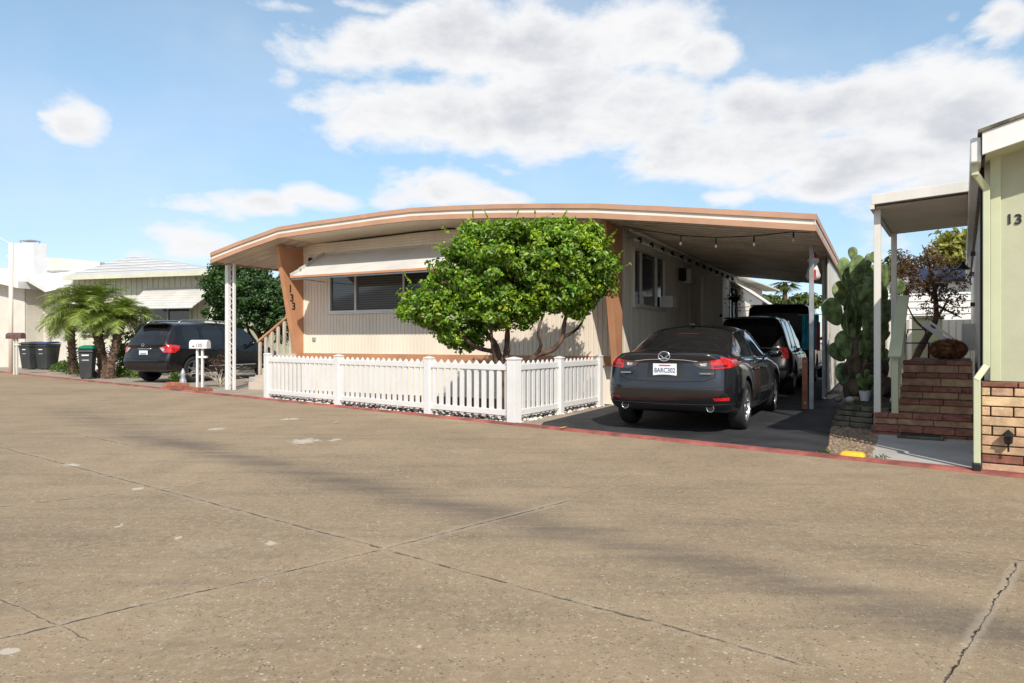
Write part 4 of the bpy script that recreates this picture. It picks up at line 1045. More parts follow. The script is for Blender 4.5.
    plate(root, '8ARC302', 0, h.y-.016, .825)
    # winged ring emblem
    h = bvh.ray_cast(Vector((0, -1.5, 1.0)), Vector((0, 1, 0)), 4)[0]; ey = h.y-.018; ez = .998
    em_ = MB().tube([(.074*math.cos(a), ey, ez+.060*math.sin(a)) for a in np.linspace(0, 2*math.pi, 33)], .0075, 8, cap=False)
    wing = [(-.066, .022), (-.046, .012), (-.020, -.012), (0, -.026), (.020, -.012), (.046, .012), (.066, .022)]
    em_.tube([(x, ey, ez+z) for x, z in wing], [.003, .006, .008, .008, .008, .006, .003], 8)
    em_.tube([(-.055, ey, ez-.03), (-.02, ey, ez-.024), (0, ey, ez-.032), (.02, ey, ez-.024), (.055, ey, ez-.03)], .004, 6)
    em_.build('emblem', M['chrome'], root, smooth=True)
    mirror(root, 3.18, .98, .84, M['carpaint'])
    MB().box(-.035, .035, 1.50, 1.66, 1.425, 1.45).build('roof_antenna', M['carpaint'], root, bevel=.01)
    proj_line(bvh, [(-.16, 1.30), (.16, 1.30)], rearp, (0, 1, 0), .004, M['red_lens_dark'], 'high_brake_light', root)
    # headrests and parcel shelf seen as pale shapes through the rear glass
    return root
sedan()

# ---- SUV type used for three vehicles
def suv(name, label, base, hd, paint, L=4.64, wd=.90, H=1.66, bodyz=1.02, rack=True, big_lamp=True, r=.36, scale=1.0, txt=None, badge=True, boxy=False, cladding=True):
    rt = Vector((hd.y, -hd.x, 0)); root = thing(name, label, 'car', base, math.atan2(rt.y, rt.x))
    k = H/1.66; zs = bodyz; w_ = wd; wr = .60*wd/.9
    if boxy: wr = .74*wd/.9
    ra = L-.95; y0 = .92
    S = [dict(y=.07, w=.70*w_/.9, zb=.38, zs=zs-.02, wr=.50, zr=zs+.05, zm=.62, dy=[.12, .08, .02, -.05, -.065, .04, .05, .0, 0, 0, 0, 0]),
         dict(y=.13, w=.83*w_/.9, zb=.34, zs=zs, wr=wr*.98, zr=zs+.14, zm=.62, dy=[.08, .05, .0, -.03, -.04, .04, .04, .0, 0, 0, 0, 0]),
         dict(y=.22 if not boxy else .17, w=.875*w_/.9, zb=.31, zs=zs, wr=wr, zr=zs+.30 if not boxy else H-.3, zm=.62),
         dict(y=.42 if not boxy else .22, w=.895*w_/.9, zb=.28, zs=zs, wr=wr, zr=H-.075 if not boxy else H-.08, zm=.6),
         dict(y=.50 if not boxy else .30, w=.90*w_/.9, zb=.26, zs=zs-.005, wr=wr, zr=H-.035, zm=.6),
         dict(y=.66, w=.90*w_/.9, zb=.25, zs=zs-.01, wr=wr, zr=H-.022, zm=.6),
         dict(y=1.25, w=w_, zb=.24, zs=zs-.02, wr=wr, zr=H-.006, zm=.6),
         dict(y=1.33, w=w_, zb=.24, zs=zs-.02, wr=wr, zr=H-.006, zm=.6),
         dict(y=2.10, w=w_, zb=.24, zs=zs-.035, wr=wr, zr=H, zm=.6),
         dict(y=2.18, w=w_, zb=.24, zs=zs-.035, wr=wr, zr=H, zm=.6),
         dict(y=2.72, w=w_, zb=.24, zs=zs-.045, wr=wr, zr=H-.02, zm=.6),
         dict(y=2.92, w=w_, zb=.24, zs=zs-.05, wr=wr, zr=H-.06, zm=.6),
         dict(y=3.25, w=w_, zb=.24, zs=zs-.06, wr=wr+.04, zr=H-.24, zm=.6),
         dict(y=3.60, w=w_, zb=.25, zs=zs-.075, wr=.68, zr=zs+.08, zm=.58),
         dict(y=3.76, w=w_*.995, zb=.25, zs=zs-.10, wr=.68, zr=zs+.02, zm=.58),
         dict(y=L-.50, w=w_*.97, zb=.26, zs=zs-.17, wr=.64, zr=zs-.06, zm=.54),
         dict(y=L-.20, w=w_*.90, zb=.28, zs=zs-.28, wr=.56, zr=zs-.20, zm=.50),
         dict(y=L-.05, w=w_*.74, zb=.30, zs=zs-.40, wr=.45, zr=zs-.35, zm=.46)]
    bvh, body = build_car(root, S, paint, [(5, 6), (7, 8), (9, 12)], (2, 4), (11, 13), [(y0, r, w_-.005), (ra, r, w_-.005)], L)
    for yy in (y0, ra): wheel(root, yy, r, w_-.005, r*.66, 5)
    ex = w_-.015
    for sd in (1, -1):
        f = lambda pts: [(sd*x, z) for x, z in pts]
        if big_lamp:
            t = proj_patch(bvh, f([(.50*w_/.9, zs-.06), (ex, zs+.02), (ex, zs-.20), (.66*w_/.9, zs-.20)]), rearp, (0, 1, 0), M['red_lens'], 'taillight', root, .012, .02)
            proj_patch(bvh, f([(.53*w_/.9, zs-.07), (.66*w_/.9, zs-.045), (.68*w_/.9, zs-.16), (.62*w_/.9, zs-.16)]), rearp, (0, 1, 0), M['clear_lens'], 'clear_lens', t, .016, .02)
            proj_patch(bvh, [(.14, zs+.02), (.46, zs-.02), (.40, zs-.14), (.16, zs-.19)], sidep(sd), (-sd, 0, 0), M['red_lens'], 'side_lens', t, .012, .02)
        else:
            t = proj_patch(bvh, f([(.62*w_/.9, zs), (ex, zs+.03), (ex, zs-.22), (.68*w_/.9, zs-.20)]), rearp, (0, 1, 0), M['red_lens_dark'], 'taillight', root, .012, .02)
            proj_patch(bvh, [(.14, zs+.03), (.36, zs-.01), (.30, zs-.16), (.16, zs-.20)], sidep(sd), (-sd, 0, 0), M['red_lens_dark'], 'side_lens', t, .012, .02)
        proj_line(bvh, [(2.12, zs-.06), (2.12, .62), (2.10, .36)], sidep(sd), (-sd, 0, 0), .005, M['dark'], 'door_seam', root)
        proj_line(bvh, [(1.22, zs-.05), (1.28, .75), (1.45, .42)], sidep(sd), (-sd, 0, 0), .005, M['dark'], 'door_seam', root)
        proj_line(bvh, [(3.20, zs-.09), (3.2, .36)], sidep(sd), (-sd, 0, 0), .005, M['dark'], 'door_seam', root)
        proj_line(bvh, [(1.42, .44), (3.2, .44)], sidep(sd), (-sd, 0, 0), .014, M['galv'], 'side_moulding', root, .006)
        for yy in (1.45, 2.35): MB().tube([(sd*(w_-.01), yy, zs-.13), (sd*(w_+.022), yy+.03, zs-.125), (sd*(w_+.022), yy+.18, zs-.125), (sd*(w_-.01), yy+.21, zs-.13)], .013, 8).build('door_handle', paint, root, smooth=True)
        if rack:
            zt = H+.035; xx = sd*(wr-.02)
            MB().tube([(xx, .62, H-.06), (xx, .74, zt), (xx, 1.6, zt+.02), (xx, 2.5, zt-.0), (xx, 2.66, H-.07)], .017, 8).build('roof_rail', M['alloy'], root, smooth=True)
    if cladding: proj_patch(bvh, [(-.80*w_/.9, .56), (.80*w_/.9, .56), (.74*w_/.9, .36), (-.74*w_/.9, .36)], rearp, (0, 1, 0), M['cladding'], 'bumper', root, .010, .04)
    proj_line(bvh, [(-.80*w_/.9, .66), (0, .645), (.80*w_/.9, .66)], rearp, (0, 1, 0), .006, M['dark'], 'hatch_seam', root)
    h = bvh.ray_cast(Vector((0, -1.5, zs-.20)), Vector((0, 1, 0)), 4)[0]
    plate(root, txt, 0, h.y-.014, zs-.22)
    if badge:
        proj_line(bvh, [(-.24, zs-.10), (.24, zs-.10)], rearp, (0, 1, 0), .018, M['chrome'], 'chrome_strip', root, .010)
        h = bvh.ray_cast(Vector((0, -1.5, zs-.01)), Vector((0, 1, 0)), 4)[0]
        MB().tube([(.048*math.cos(a), h.y-.014, zs-.0+.042*math.sin(a)) for a in np.linspace(0, 2*math.pi, 25)], .006, 6, cap=False).box(-.056, .056, h.y-.02, h.y-.012, zs-.006, zs+.006).build('emblem', M['chrome'], root, smooth=False)
        MB().box(-.48, -.36, .065, .075, zs-.30, zs-.285).build('badge', M['chrome'], root)
    # spoiler lip over the rear glass
    yb = .40 if not boxy else .2
    MB().box(-wr*.93, wr*.93, yb-.16, yb+.06, H-.085, H-.055).build('roof_spoiler', paint, root, bevel=.012)
    mirror(root, 3.02, zs+.02, w_-.06, paint)
    if scale != 1: root.scale = (scale,)*3
    return root
hd = Vector((.474, .880, 0)); rt = Vector((.880, -.474, 0))
# black crossover in front of the sedan's nose
b = Vector((6.42, 15.5, 0))-rt*.88-hd*.92
suv('crossover', 'black crossover parked second in line under the carport ahead of the graphite sedan', (b.x, b.y, .012), hd, M['blackpaint'], H=1.79, bodyz=1.03, rack=False, big_lamp=False, badge=True, scale=1.0)
# tall black SUV at the end of the driveway
b3 = HA.w(1.72, 8.9)
suv('tall_suv', 'tall boxy black SUV with a dusty rear window, farthest of the vehicles under the carport', (b3.x, b3.y, .012), hd, M['blackpaint_dull'], L=4.9, wd=1.0, H=2.33, bodyz=1.25, rack=False, big_lamp=False, badge=False, boxy=True, r=.40)
# black SUV of the left neighbour
hl = Vector((math.sin(R(22)), math.cos(R(22)), 0)); rl = Vector((hl.y, -hl.x, 0)); bl = G(196, 382.6)-rl*.92*1.07-hl*.92*1.07
suv('suv', 'black SUV with silver roof rails and bright red tail lamps parked beside the palms', (bl.x, bl.y, .004), hl, M['blackpaint'], H=1.66, scale=1.07)
# ================================================================ citrus tree in the fenced yard
def at(u, v, Y): return Vector(((u-512)*Y/FPX, Y, CAM_H+(341.5-v)*Y/FPX))
TY = 11.35
tr = thing('citrus_tree', 'rounded bright green citrus tree with forked trunks behind the white picket fence', 'tree', (at(505, 414, TY).x, TY, 0))
o = tr.location
def loc(u, v, Y=TY): return at(u, v, Y)-Vector(o)
tk = MB(); s = TY/FPX
for (pts, r0, r1) in (([(505, 414, 0), (503, 385, 0), (498, 352, .05), (488, 335, .2), (470, 320, .3), (455, 295, .4)], .075, .025),
    ([(503, 405, .03), (505, 372, .1), (507, 345, .15), (508, 325, .1), (512, 290, .1), (515, 255, .0)], .07, .02),
    ([(506, 410, -.03), (520, 375, -.1), (535, 356, -.12), (552, 350, -.1), (562, 338, -.1), (565, 320, -.1), (575, 295, .0)], .06, .028),
    ([(535, 356, -.12), (541, 345, -.25), (538, 332, -.35), (545, 310, -.35)], .032, .018),
    ([(498, 352, .05), (478, 348, -.2), (464, 338, -.35), (448, 322, -.35)], .045, .018),
    ([(562, 338, -.1), (578, 328, .2), (590, 305, .3)], .03, .015),
    ([(504, 390, 0), (496, 362, -.15), (492, 340, -.3), (490, 310, -.3)], .045, .018)):
    limb(tk, [loc(u, v, TY+dy) for u, v, dy in pts], r0, r1)
tk.build('trunk', M['bark'], tr, smooth=True)
LB = [(515,268,68,44,1.1),(472,275,42,38,.9),(562,262,42,38,.9),(432,305,30,22,.7),(456,326,30,18,.6),(418,312,16,14,.4),(588,262,22,36,.7),(496,306,44,24,.9),(560,290,40,20,.7),(512,238,34,16,.5),(558,238,34,16,.5),(480,234,16,10,.4),(600,282,12,20,.4),(467,345,12,8,.3),(578,305,18,10,.4)]
lobes = [tuple(loc(u, v, TY-.05))+(ru*s, dp, rv*s) for u, v, ru, rv, dp in LB]
P_, N_ = crown_points(lobes, 600, 80, .165, .34)
P3, N3 = crown_points([(a_, b_, c_, d_*.7, e_*.7, f_*.7) for a_, b_, c_, d_, e_, f_ in lobes], 210, 56, .17, 1.0)
leaves('crown', np.concatenate([P_, P3]), np.concatenate([N_, N3]), .082, M['citrus'], tr, .58)
P2, N2 = crown_points(lobes, 170, 30, .11, .04)
leaves('new_growth', P2+np.array([0, 0, .03]), N2, .07, M['citrus_new'], tr, .5)
# loose shoots that break the outline
sh = MB(); PP = []; NN = []
for (u, v, du, dv, dy) in ((515, 222, 4, -14, 0), (490, 222, -6, -12, .1), (606, 275, 26, -12, 0), (560, 222, 6, -10, 0), (604, 245, 12, -14, -.2), (412, 285, -8, -12, 0), (455, 238, -12, -10, .1), (535, 224, 0, -12, .2), (473, 220, 0, -10, 0), (612, 262, 10, -10, 0)):
    a_, b_ = loc(u, v, TY+dy), loc(u+du, v+dv, TY+dy-.1); sh.tube([a_, (a_+b_)/2+Vector((0, 0, .01)), b_], [.006, .004, .002], 5)
    for k in range(16): t = random.random(); PP.append(tuple(a_+(b_-a_)*(.1+t))); NN.append((random.gauss(0, 1), -.5, random.gauss(.5, .5)))
sh.build('shoot', M['bark'], tr); leaves('shoot_leaves', PP, NN, .06, M['citrus_new'], tr, .5)

# ================================================================ lemon tree left of the porch
lx = at(262, 345, 24.2); lt = thing('lemon_tree', 'dark green leafy tree with pale branches behind the white porch posts', 'tree', (lx.x, 24.2, 0))
o2 = Vector(lt.location); s2 = 24.2/FPX; lc = lambda u, v, d=0: at(u, v, 24.2+d)-o2
tk = MB()
for pts in ([(264, 372, 0), (263, 345, 0), (256, 325, .2), (240, 305, .3)], [(264, 368, 0), (262, 345, 0), (254, 330, -.2), (236, 322, -.3)], [(264, 372, 0), (266, 340, 0), (272, 320, 0), (275, 300, 0)], [(263, 350, 0), (250, 335, .3), (246, 318, .3)]):
    limb(tk, [lc(*p) for p in pts], .09, .03)
tk.build('trunk', M['bark'], lt, smooth=True)
LB = [(248,292,42,26,1.3),(226,290,22,22,.8),(272,300,26,28,1.0),(240,275,26,12,.8),(220,312,14,14,.6),(252,318,26,14,.8),(285,320,16,22,.8),(230,270,18,8,.5)]
P_, N_ = crown_points([tuple(lc(u, v))+(ru*s2, dp, rv*s2) for u, v, ru, rv, dp in LB], 330, 46, .26, .4)
leaves('crown', P_, N_, .14, M['hedge'], lt, .5)

# ================================================================ three pygmy palms
def palm(base, top, n, L, seed, label, r=.13):
    rg = random.Random(seed); t_ = thing('palm_tree', label, 'palm tree', base, 0, 'pygmy palms in the verge beside the black SUV'); tp = Vector(top)-Vector(base)
    mb = MB(); pts = []; rs = []
    for i in range(15):
        k = i/14; p = Vector((tp.x*k**1.4, tp.y*k, tp.z*k)); pts.append(p); rs.append(r*(1.12-.22*math.sin(k*3)+.10*(i % 2))*(1.0 if k < .8 else 1+.5*(k-.8)))
    mb.tube(pts, rs, 12)
    for i in range(150):  # old leaf bases
        k = rg.random(); a_ = rg.random()*6.28; p = Vector((tp.x*k**1.4, tp.y*k, tp.z*k))+Vector((math.cos(a_), math.sin(a_), 0))*r*1.0
        mb.bar(p, p+Vector((math.cos(a_)*.055, math.sin(a_)*.055, .05)), .035, .02)
    mb.build('trunk', M['palmbark'], t_, smooth=False)
    V = []; Fc = []; st = MB()
    for i in range(n):
        a_ = rg.random()*6.283; e0 = rg.uniform(.0, 1.52); Lf = L*rg.uniform(.8, 1.12)*(1 if e0 < 1.1 else .85)
        h = Vector((math.cos(a_), math.sin(a_), 0)); p = tp.copy()+Vector((0, 0, .05)); el_ = e0; pts = [p.copy()]; dirs = []
        K = 12
        for q in range(K):
            d = h*math.cos(el_)+Vector((0, 0, math.sin(el_))); dirs.append(d); p = p+d*Lf/K; pts.append(p.copy()); el_ -= rg.uniform(.06, .15)*(1.0+.6*q/K)
        st.tube(pts, [.014-.010*q/K for q in range(K+1)], 4, cap=False)
        for q in range(1, K+1):
            for sub_ in range(4):
                tt = q-1+sub_/4; i0 = int(tt); fr_ = tt-i0; b_ = pts[i0]+(pts[i0+1]-pts[i0])*fr_; d = dirs[i0]
                sd = d.cross(Vector((0, 0, 1))); sd = sd.normalized() if sd.length > .01 else Vector((1, 0, 0)); up = sd.cross(d)
                ll = .30*L*math.sin(math.pi*min(1, max(.06, (tt/K)*.93+.07)))**.6
                for sg in (1, -1):
                    dd = (sd*sg*.85+d*.62+up*rg.uniform(-.05, .40)+Vector((0, 0, -rg.uniform(0, .35)))).normalized(); wv = d*.011
                    mid = b_+dd*ll*.5; tip = b_+dd*ll+Vector((0, 0, -.10*ll)); j = len(V)
                    V += [tuple(b_-wv), tuple(b_+wv), tuple(mid+wv*.9), tuple(mid-wv*.9), tuple(tip)]
                    Fc += [(j, j+1, j+2), (j, j+2, j+3), (j+3, j+2, j+4)]
    cr_ = MB(); cr_.v = V; cr_.f = Fc; cr_.build('crown', M['palmleaf'], t_, recalc=False); st.build('frond_stem', M['palmleaf'], t_)
    return t_
bp = [(74, 374.5, 330, 64), (103, 378, 322, 92), (112, 377.6, 326, 120)]
palm(G(74, 374.5), at(70, 324, 24.6), 50, 1.35, 1, 'leftmost pygmy palm with its thick trunk beside the white handrail')
palm(G(104, 378), at(92, 312, 22.6), 66, 1.60, 2, 'middle and tallest pygmy palm, behind the green lidded bin', .15)
palm(G(109, 378.6), at(121, 322, 22.4), 52, 1.35, 3, 'right pygmy palm, leaning towards the black SUV', .12)
# low verge plants
def mounds(name, label, cat, pts, m, size, n, group=None, z0=0.0):
    P = []; Nn = []
    for (x, y, rx, ry, h) in pts:
        for k in range(int(n*rx*ry*20)):
            a_ = random.random()*6.28; r_ = math.sqrt(random.random()); px_, py_ = x+rx*r_*math.cos(a_), y+ry*r_*math.sin(a_)
            P.append((px_, py_, z0+h*math.sqrt(max(0, 1-r_*r_))*random.uniform(.3, 1)+.01)); Nn.append((random.gauss(0, .5), random.gauss(0, .5), 1))
    ob = leaves(name, P, Nn, size, m, None, .35, .2, .8); tag(ob, label, cat, group, 'stuff'); return ob
vp = []
for u, v, r_, h in ((62, 372, .5, .45), (70, 373, .5, .5), (78, 374.5, .45, .4), (86, 376, .35, .25), (56, 371.5, .35, .3), (118, 377, .4, .3), (126, 377, .5, .4), (133, 377.5, .5, .35), (122, 375, .5, .45), (138, 378.5, .3, .25), (66, 371, .5, .5)):
    g_ = G(u, v); vp.append((g_.x, g_.y+.1, r_, r_*.8, h))
mounds('ground_cover', 'green ground cover spilling round the palm trunks', 'ground cover', vp, M['grassleaf'], .12, 60)
# shrub behind the SUV tail
sb_ = at(133, 345, 23.6); sbt = thing('shrub', 'loose grey green shrub between the right palm and the black SUV', 'shrub', (sb_.x, 23.6, 0))
P_, N_ = crown_points([(0, 0, 1.1, .55, .5, .7), (-.25, 0, .7, .4, .4, .5), (.3, .2, 1.35, .35, .4, .4)], 70, 26, .2, .8)
leaves('leaves', P_, N_, .13, M['grassleaf'], sbt, .4); tk = MB()
for i in range(7): a_ = i*.9; tk.tube([(0, 0, 0), (.15*math.cos(a_), .1*math.sin(a_), .6), (.4*math.cos(a_), .35*math.sin(a_), 1.3)], [.02, .014, .006], 5)
tk.build('stem', M['bark'], sbt)

# ================================================================ prickly pear
cx = at(860, 400, 11.7); ct = thing('prickly_pear', 'tall prickly pear cactus with broad green pads beside the carport posts', 'cactus', (cx.x, 11.7, 0))
oc = Vector(ct.location)
padm = MB(); old = MB()
def pad(mb, c, ax, nrm_, L, Wd, th=.035):
    ax = Vector(ax).normalized(); nrm_ = Vector(nrm_); nrm_ = (nrm_-ax*nrm_.dot(ax)).normalized(); sd = ax.cross(nrm_)
    b_ = MB().ball((0, 0, 0), 1, 16, 10); vs = []
    for x, y, z in b_.v:
        wz = 1.0+.26*z; p = Vector(c)+sd*(x*Wd/2*wz)+nrm_*(y*th*(1+.25*abs(z)))+ax*(z*L/2); vs.append(tuple(p))
    mb.add(vs, b_.f)
rg = random.Random(11)
def P2w(u, v, dy=0): return at(u, v, 11.7+dy)-oc
PADS = [ # u, v, length px, width px, lean deg, depth
 (845,273,34,17,-6,0),(868,262,18,10,10,.1),(857,270,30,19,6,-.2),(853,254,15,9,-6,.1),(869,280,34,20,14,.2),(884,278,30,22,0,.3),(843,294,28,24,-20,.1),(833,312,30,24,-28,-.1),
 (862,300,34,30,10,-.1),(878,300,34,22,8,.1),(853,322,40,30,-8,.0),(872,324,44,30,6,-.1),(888,312,26,20,20,.2),(861,346,40,28,0,0),(848,345,34,24,-12,.1),(877,350,38,26,8,.1),
 (856,370,34,26,-4,0),(868,378,34,24,6,-.1),(845,376,28,20,-12,.1),(882,374,30,18,14,.2),(852,392,26,20,0,0),(866,396,26,22,4,0),(876,392,24,18,8,.1),(885,395,22,16,10,.2),(897,288,18,20,50,.5),(838,352,22,18,-30,.3),(875,258,14,10,-20,.3),(862,283,30,18,-12,.35),(880,328,30,22,-14,.3)]
for i, (u, v, L, Wd, lean, dy) in enumerate(PADS):
    k = 11.7/FPX; a_ = R(lean); ax = (math.sin(a_), rg.uniform(-.12, .12), math.cos(a_)); an = rg.uniform(-.6, .6); nn = (math.sin(an), -math.cos(an), rg.uniform(-.1, .2))
    m_ = old if v > 366 and i % 3 else padm
    pad(m_, P2w(u, v, dy), ax, nn, min(L, 32)*k, min(Wd*.84, 21)*k/max(.75, math.cos(an)), .020)
for i in range(60):  # more pads further back in the clump
    u = rg.uniform(842, 884); v = rg.uniform(272, 398); k = 12/FPX; an = rg.uniform(0, 3.14)
    pad(padm if v < 360 else old, P2w(u, v, rg.uniform(-.25, .9)), (rg.gauss(0, .4), rg.gauss(0, .3), 1), (math.sin(an), math.cos(an), 0), rg.uniform(16, 28)*k, rg.uniform(9, 16)*k, .018)
padm.build('pad', M['cactus'], ct, smooth=True)
limb(old, [P2w(858, 408), P2w(858, 385), P2w(856, 360), P2w(858, 335)], .14, .07); limb(old, [P2w(872, 408, .1), P2w(872, 385, .1), P2w(876, 355, .1)], .12, .06)
old.build('trunk', M['cactus_old'], ct, smooth=True)

# ================================================================ purple leaved tree behind the steps
TP = 13.2; px0 = at(918, 350, TP); pt = thing('plum_tree', 'dark purple leaved tree with a leaning trunk beyond the brick steps', 'tree', (px0.x, TP, 0)); op = Vector(pt.location); kp = TP/FPX
lp_ = lambda u, v, d=0: at(u, v, TP+d)-op
tk = MB()
limb(tk, [lp_(914, 400), lp_(915, 362), lp_(925, 340), lp_(935, 322), lp_(936, 300), lp_(932, 275)], .085, .03)
for b_ in ([(935, 322), (945, 305), (952, 290)], [(930, 333), (915, 320), (905, 300)], [(936, 300), (920, 280), (908, 262)], [(932, 275), (928, 258), (922, 245)], [(936, 305), (950, 312), (962, 318)], [(920, 280), (905, 272), (898, 255)]):
    limb(tk, [lp_(u, v, random.uniform(-.4, .4)) for u, v in b_], .032, .008, 6)
tk.build('trunk', M['bark'], pt, smooth=True)
LB = [(930,285,26,26,.9),(912,272,18,18,.7),(945,285,16,24,.7),(905,290,12,24,.6),(950,312,14,12,.5),(922,260,16,14,.6),(905,258,10,14,.5),(935,262,14,10,.5)]
P_, N_ = crown_points([tuple(lp_(u, v))+(ru*kp, dp, rv*kp) for u, v, ru, rv, dp in LB], 170, 20, .13, .85)
leaves('crown', P_, N_, .062, M['plum'], pt, .5)
# background trees
def bgtree(name, label, u, v0, Y, lobes_px, m, lf, clumps, per, cr, group=None, trunk_r=.18):
    b0 = at(u, v0, Y); t_ = thing(name, label, 'tree', (b0.x, Y, 0), 0, group); oo = Vector(t_.location); k = Y/FPX
    LL = [tuple(at(a, b, Y)-oo)+(ru*k, min(ru, 30)*k*.9, rv*k) for a, b, ru, rv in lobes_px]
    P, Nn = crown_points(LL, clumps, per, cr, .6); leaves('crown', P, Nn, lf, m, t_, .5)
    tk_ = MB(); top = LL[0]; limb(tk_, [(0, 0, 0), (top[0]*.3, 0, top[2]*.45), (top[0], 0, top[2])], trunk_r, trunk_r*.35); 
    for q in LL[1:4]: limb(tk_, [(top[0]*.3, 0, top[2]*.45), (q[0]*.6, q[1], q[2]*.75), (q[0], q[1], q[2])], trunk_r*.5, trunk_r*.15, 6)
    tk_.build('trunk', M['bark'], t_, smooth=True); return t_
bgtree('broadleaf_tree', 'yellow green tree showing between the sage home and its porch roof', 952, 290, 34, [(952,245,14,16),(945,258,14,16),(962,260,12,20),(958,238,9,9)], M['yellowleaf'], .30, 90, 24, .5)
bgtree('broadleaf_tree', 'low olive tree seen under the carport roof, left of the fan palm', 766, 305, 55, [(764,302,10,5),(772,304,8,5),(757,305,8,5)], M['farleaf'], .4, 60, 26, .5, 'trees far beyond the carport')
bgtree('broadleaf_tree', 'dark olive tree seen under the carport roof between the two posts and the fan palm', 798, 305, 60, [(804,302,12,5),(793,304,12,5),(814,302,10,5),(804,298,6,3)], M['farleaf'], .4, 80, 26, .5, 'trees far beyond the carport')
bgtree('broadleaf_tree', 'dark tree right of the prickly pear, behind the porch posts of the sage home', 905, 330, 24, [(905,290,16,30),(893,275,10,26),(886,300,10,26)], M['farleaf'], .2, 90, 22, .35)
# tall fan palm
FPY = 60; f0 = at(784, 300, FPY); fp = thing('fan_palm', 'tall distant fan palm rising beyond the carport', 'palm tree', (f0.x, FPY, 0)); tz_ = at(784, 282, FPY).z
MB().tube([(0, 0, 0), (.1, 0, tz_)], [.3, .2], 8).build('trunk', M['palmbark'], fp, smooth=True)
V = []; Fc = []
for i in range(46):
    a_ = random.random()*6.28; e_ = random.uniform(-1.0, 1.4); d = Vector((math.cos(a_)*math.cos(e_), math.sin(a_)*math.cos(e_), math.sin(e_))); c_ = Vector((.1, 0, tz_))+d*.55
    sd = d.cross(Vector((0, 0, 1))).normalized(); up = sd.cross(d)
    for q in range(11):
        b_ = (q-5)*.22; dd = (d*math.cos(b_)+sd*math.sin(b_)).normalized(); j = len(V); pw = up*.02+sd*.045*math.cos(b_)-d*.045*math.sin(b_)
        V += [tuple(c_-pw), tuple(c_+pw), tuple(c_+dd*.95+Vector((0, 0, -.22)))]; Fc.append((j, j+1, j+2))
cr_ = MB(); cr_.v = V; cr_.f = Fc; cr_.build('crown', M['farleaf'], fp, recalc=False)
# ================================================================ left neighbours
HC = Frame(*[float(x) for x in (at(60, 370, 29.5).x, 29.5)], .30, .954)
M['pale_sage'] = mat('pale_sage_siding', (.60, .59, .46), .7, .05, 1.5, dirt=.08); M['pale_cream'] = mat('pale_cream_stucco', (.62, .585, .51), .75, .05, 1.5, .1, 60, dirt=.06)
C_ = thing('mobile_home', 'pale sage home with a slatted window awning behind the palms and the black SUV', 'mobile home', HC.o, HC.rz)
def cx_(u, v, y=0.0): return HC.on_y(u, v, y)
e0, e1 = cx_(92, 275.5).x-1.2, cx_(214, 270).x+.3; ze = cx_(150, 274).z
ribbed(MB(), 0, 1, 0, 1)
fwm = MB(); ribbed(fwm, e0, e1, .95, ze, pitch=.28, g=.05, d=.03); fwm.build('front_wall', M['pale_sage'], C_, recalc=False)
MB().box(e0+.01, e1-.01, .06, .2, .1, ze).build('wall_backing', M['pale_sage'], C_)
MB().box(e1-.15, e1, .2, 12, 0, ze).box(e0, e0+.15, .2, 12, 0, ze).build('side_wall', M['sage_trim'], C_)
MB().box(e0, e1, .02, .12, -.03, .95).build('skirting', M['white'], C_)
rC = MB(); ap = cx_(133, 256, .9); er0, er1 = cx_(64, 272, -.6), cx_(215, 268.5, -.6); zeC = cx_(140, 273.5, -.6).z
A0_, A1_ = (er0.x, -.6, zeC), (er1.x, -.6, zeC); apx = (ap.x, 4.5, CAM_H+ (cx_(133, 256, 4.5).z-CAM_H)); 
apx = tuple(cx_(133, 255.5, 4.5))
rC.add([A0_, A1_, (er1.x, 12, zeC), (er0.x, 12, zeC), apx, (apx[0], 10, apx[2])], [(0, 1, 4), (1, 2, 5, 4), (2, 3, 5), (3, 0, 4, 5), (0, 3, 2, 1)])
M['panroof'] = mat('white_pan_roof', (.50, .51, .52), .5, .06, 1, dirt=.25)
rco = rC.build('roof', M['panroof'], C_)
sm = MB()
for i in range(1, 7):
    t = i/7; l_ = Vector(A0_).lerp(Vector(apx), t); r_ = Vector(A1_).lerp(Vector(apx), t); sm.bar(l_+Vector((0, -.02, .02)), r_+Vector((0, -.02, .02)), .05, .03)
sm.build('roof_seam', M['offwhite'], rco)
MB().box(er0.x, er1.x, -.66, -.6, zeC-.16, zeC+.03).build('fascia', M['pale_sage'], rco)
aw0, aw1 = cx_(128, 300, -.9).x, cx_(193, 300, -.9).x; zt_, zb_ = cx_(160, 288, -.05).z, cx_(160, 307, -.95).z
awm = MB(); nsl = 8
for i in range(nsl):
    t0, t1 = i/nsl, (i+1)/nsl; ya, yb = -.05-.9*t0, -.05-.9*t1-.02; za, zb2 = zt_+(zb_-zt_)*t0, zt_+(zb_-zt_)*t1-.05
    awm.add([(aw0, ya, za), (aw1+.5*(1-t0), ya, za), (aw1+.5*(1-t1), yb, zb2), (aw0, yb, zb2)], [(0, 1, 2, 3)])
lipc = MB()
for i in range(1, nsl+1):
    t1 = i/nsl; lipc.box(aw0, aw1+.5*(1-t1), -.05-.9*t1-.04, -.05-.9*t1-.03, zt_+(zb_-zt_)*t1-.075, zt_+(zb_-zt_)*t1-.035)
MB().add([(aw0+.02, -.06, zt_-.06), (aw1, -.06, zt_-.06), (aw1, -.95, zb_-.06), (aw0+.02, -.95, zb_-.06)], [(0, 1, 2, 3)]).build('gap_shade_sheet', M['galv'], C_, recalc=False)  # grey backing sheet, stand-in for the shade between slats
awo = awm.build('window_awning', M['awning'], C_, recalc=False); lipc.build('slat_shade_lines', M['galv'], awo); MB().box(aw0, aw1+.05, -1.0, -.95, zb_-.05, zb_+.02).build('awning_rail', M['white'], awo)  # grey strips put the shade lines between slats into colour
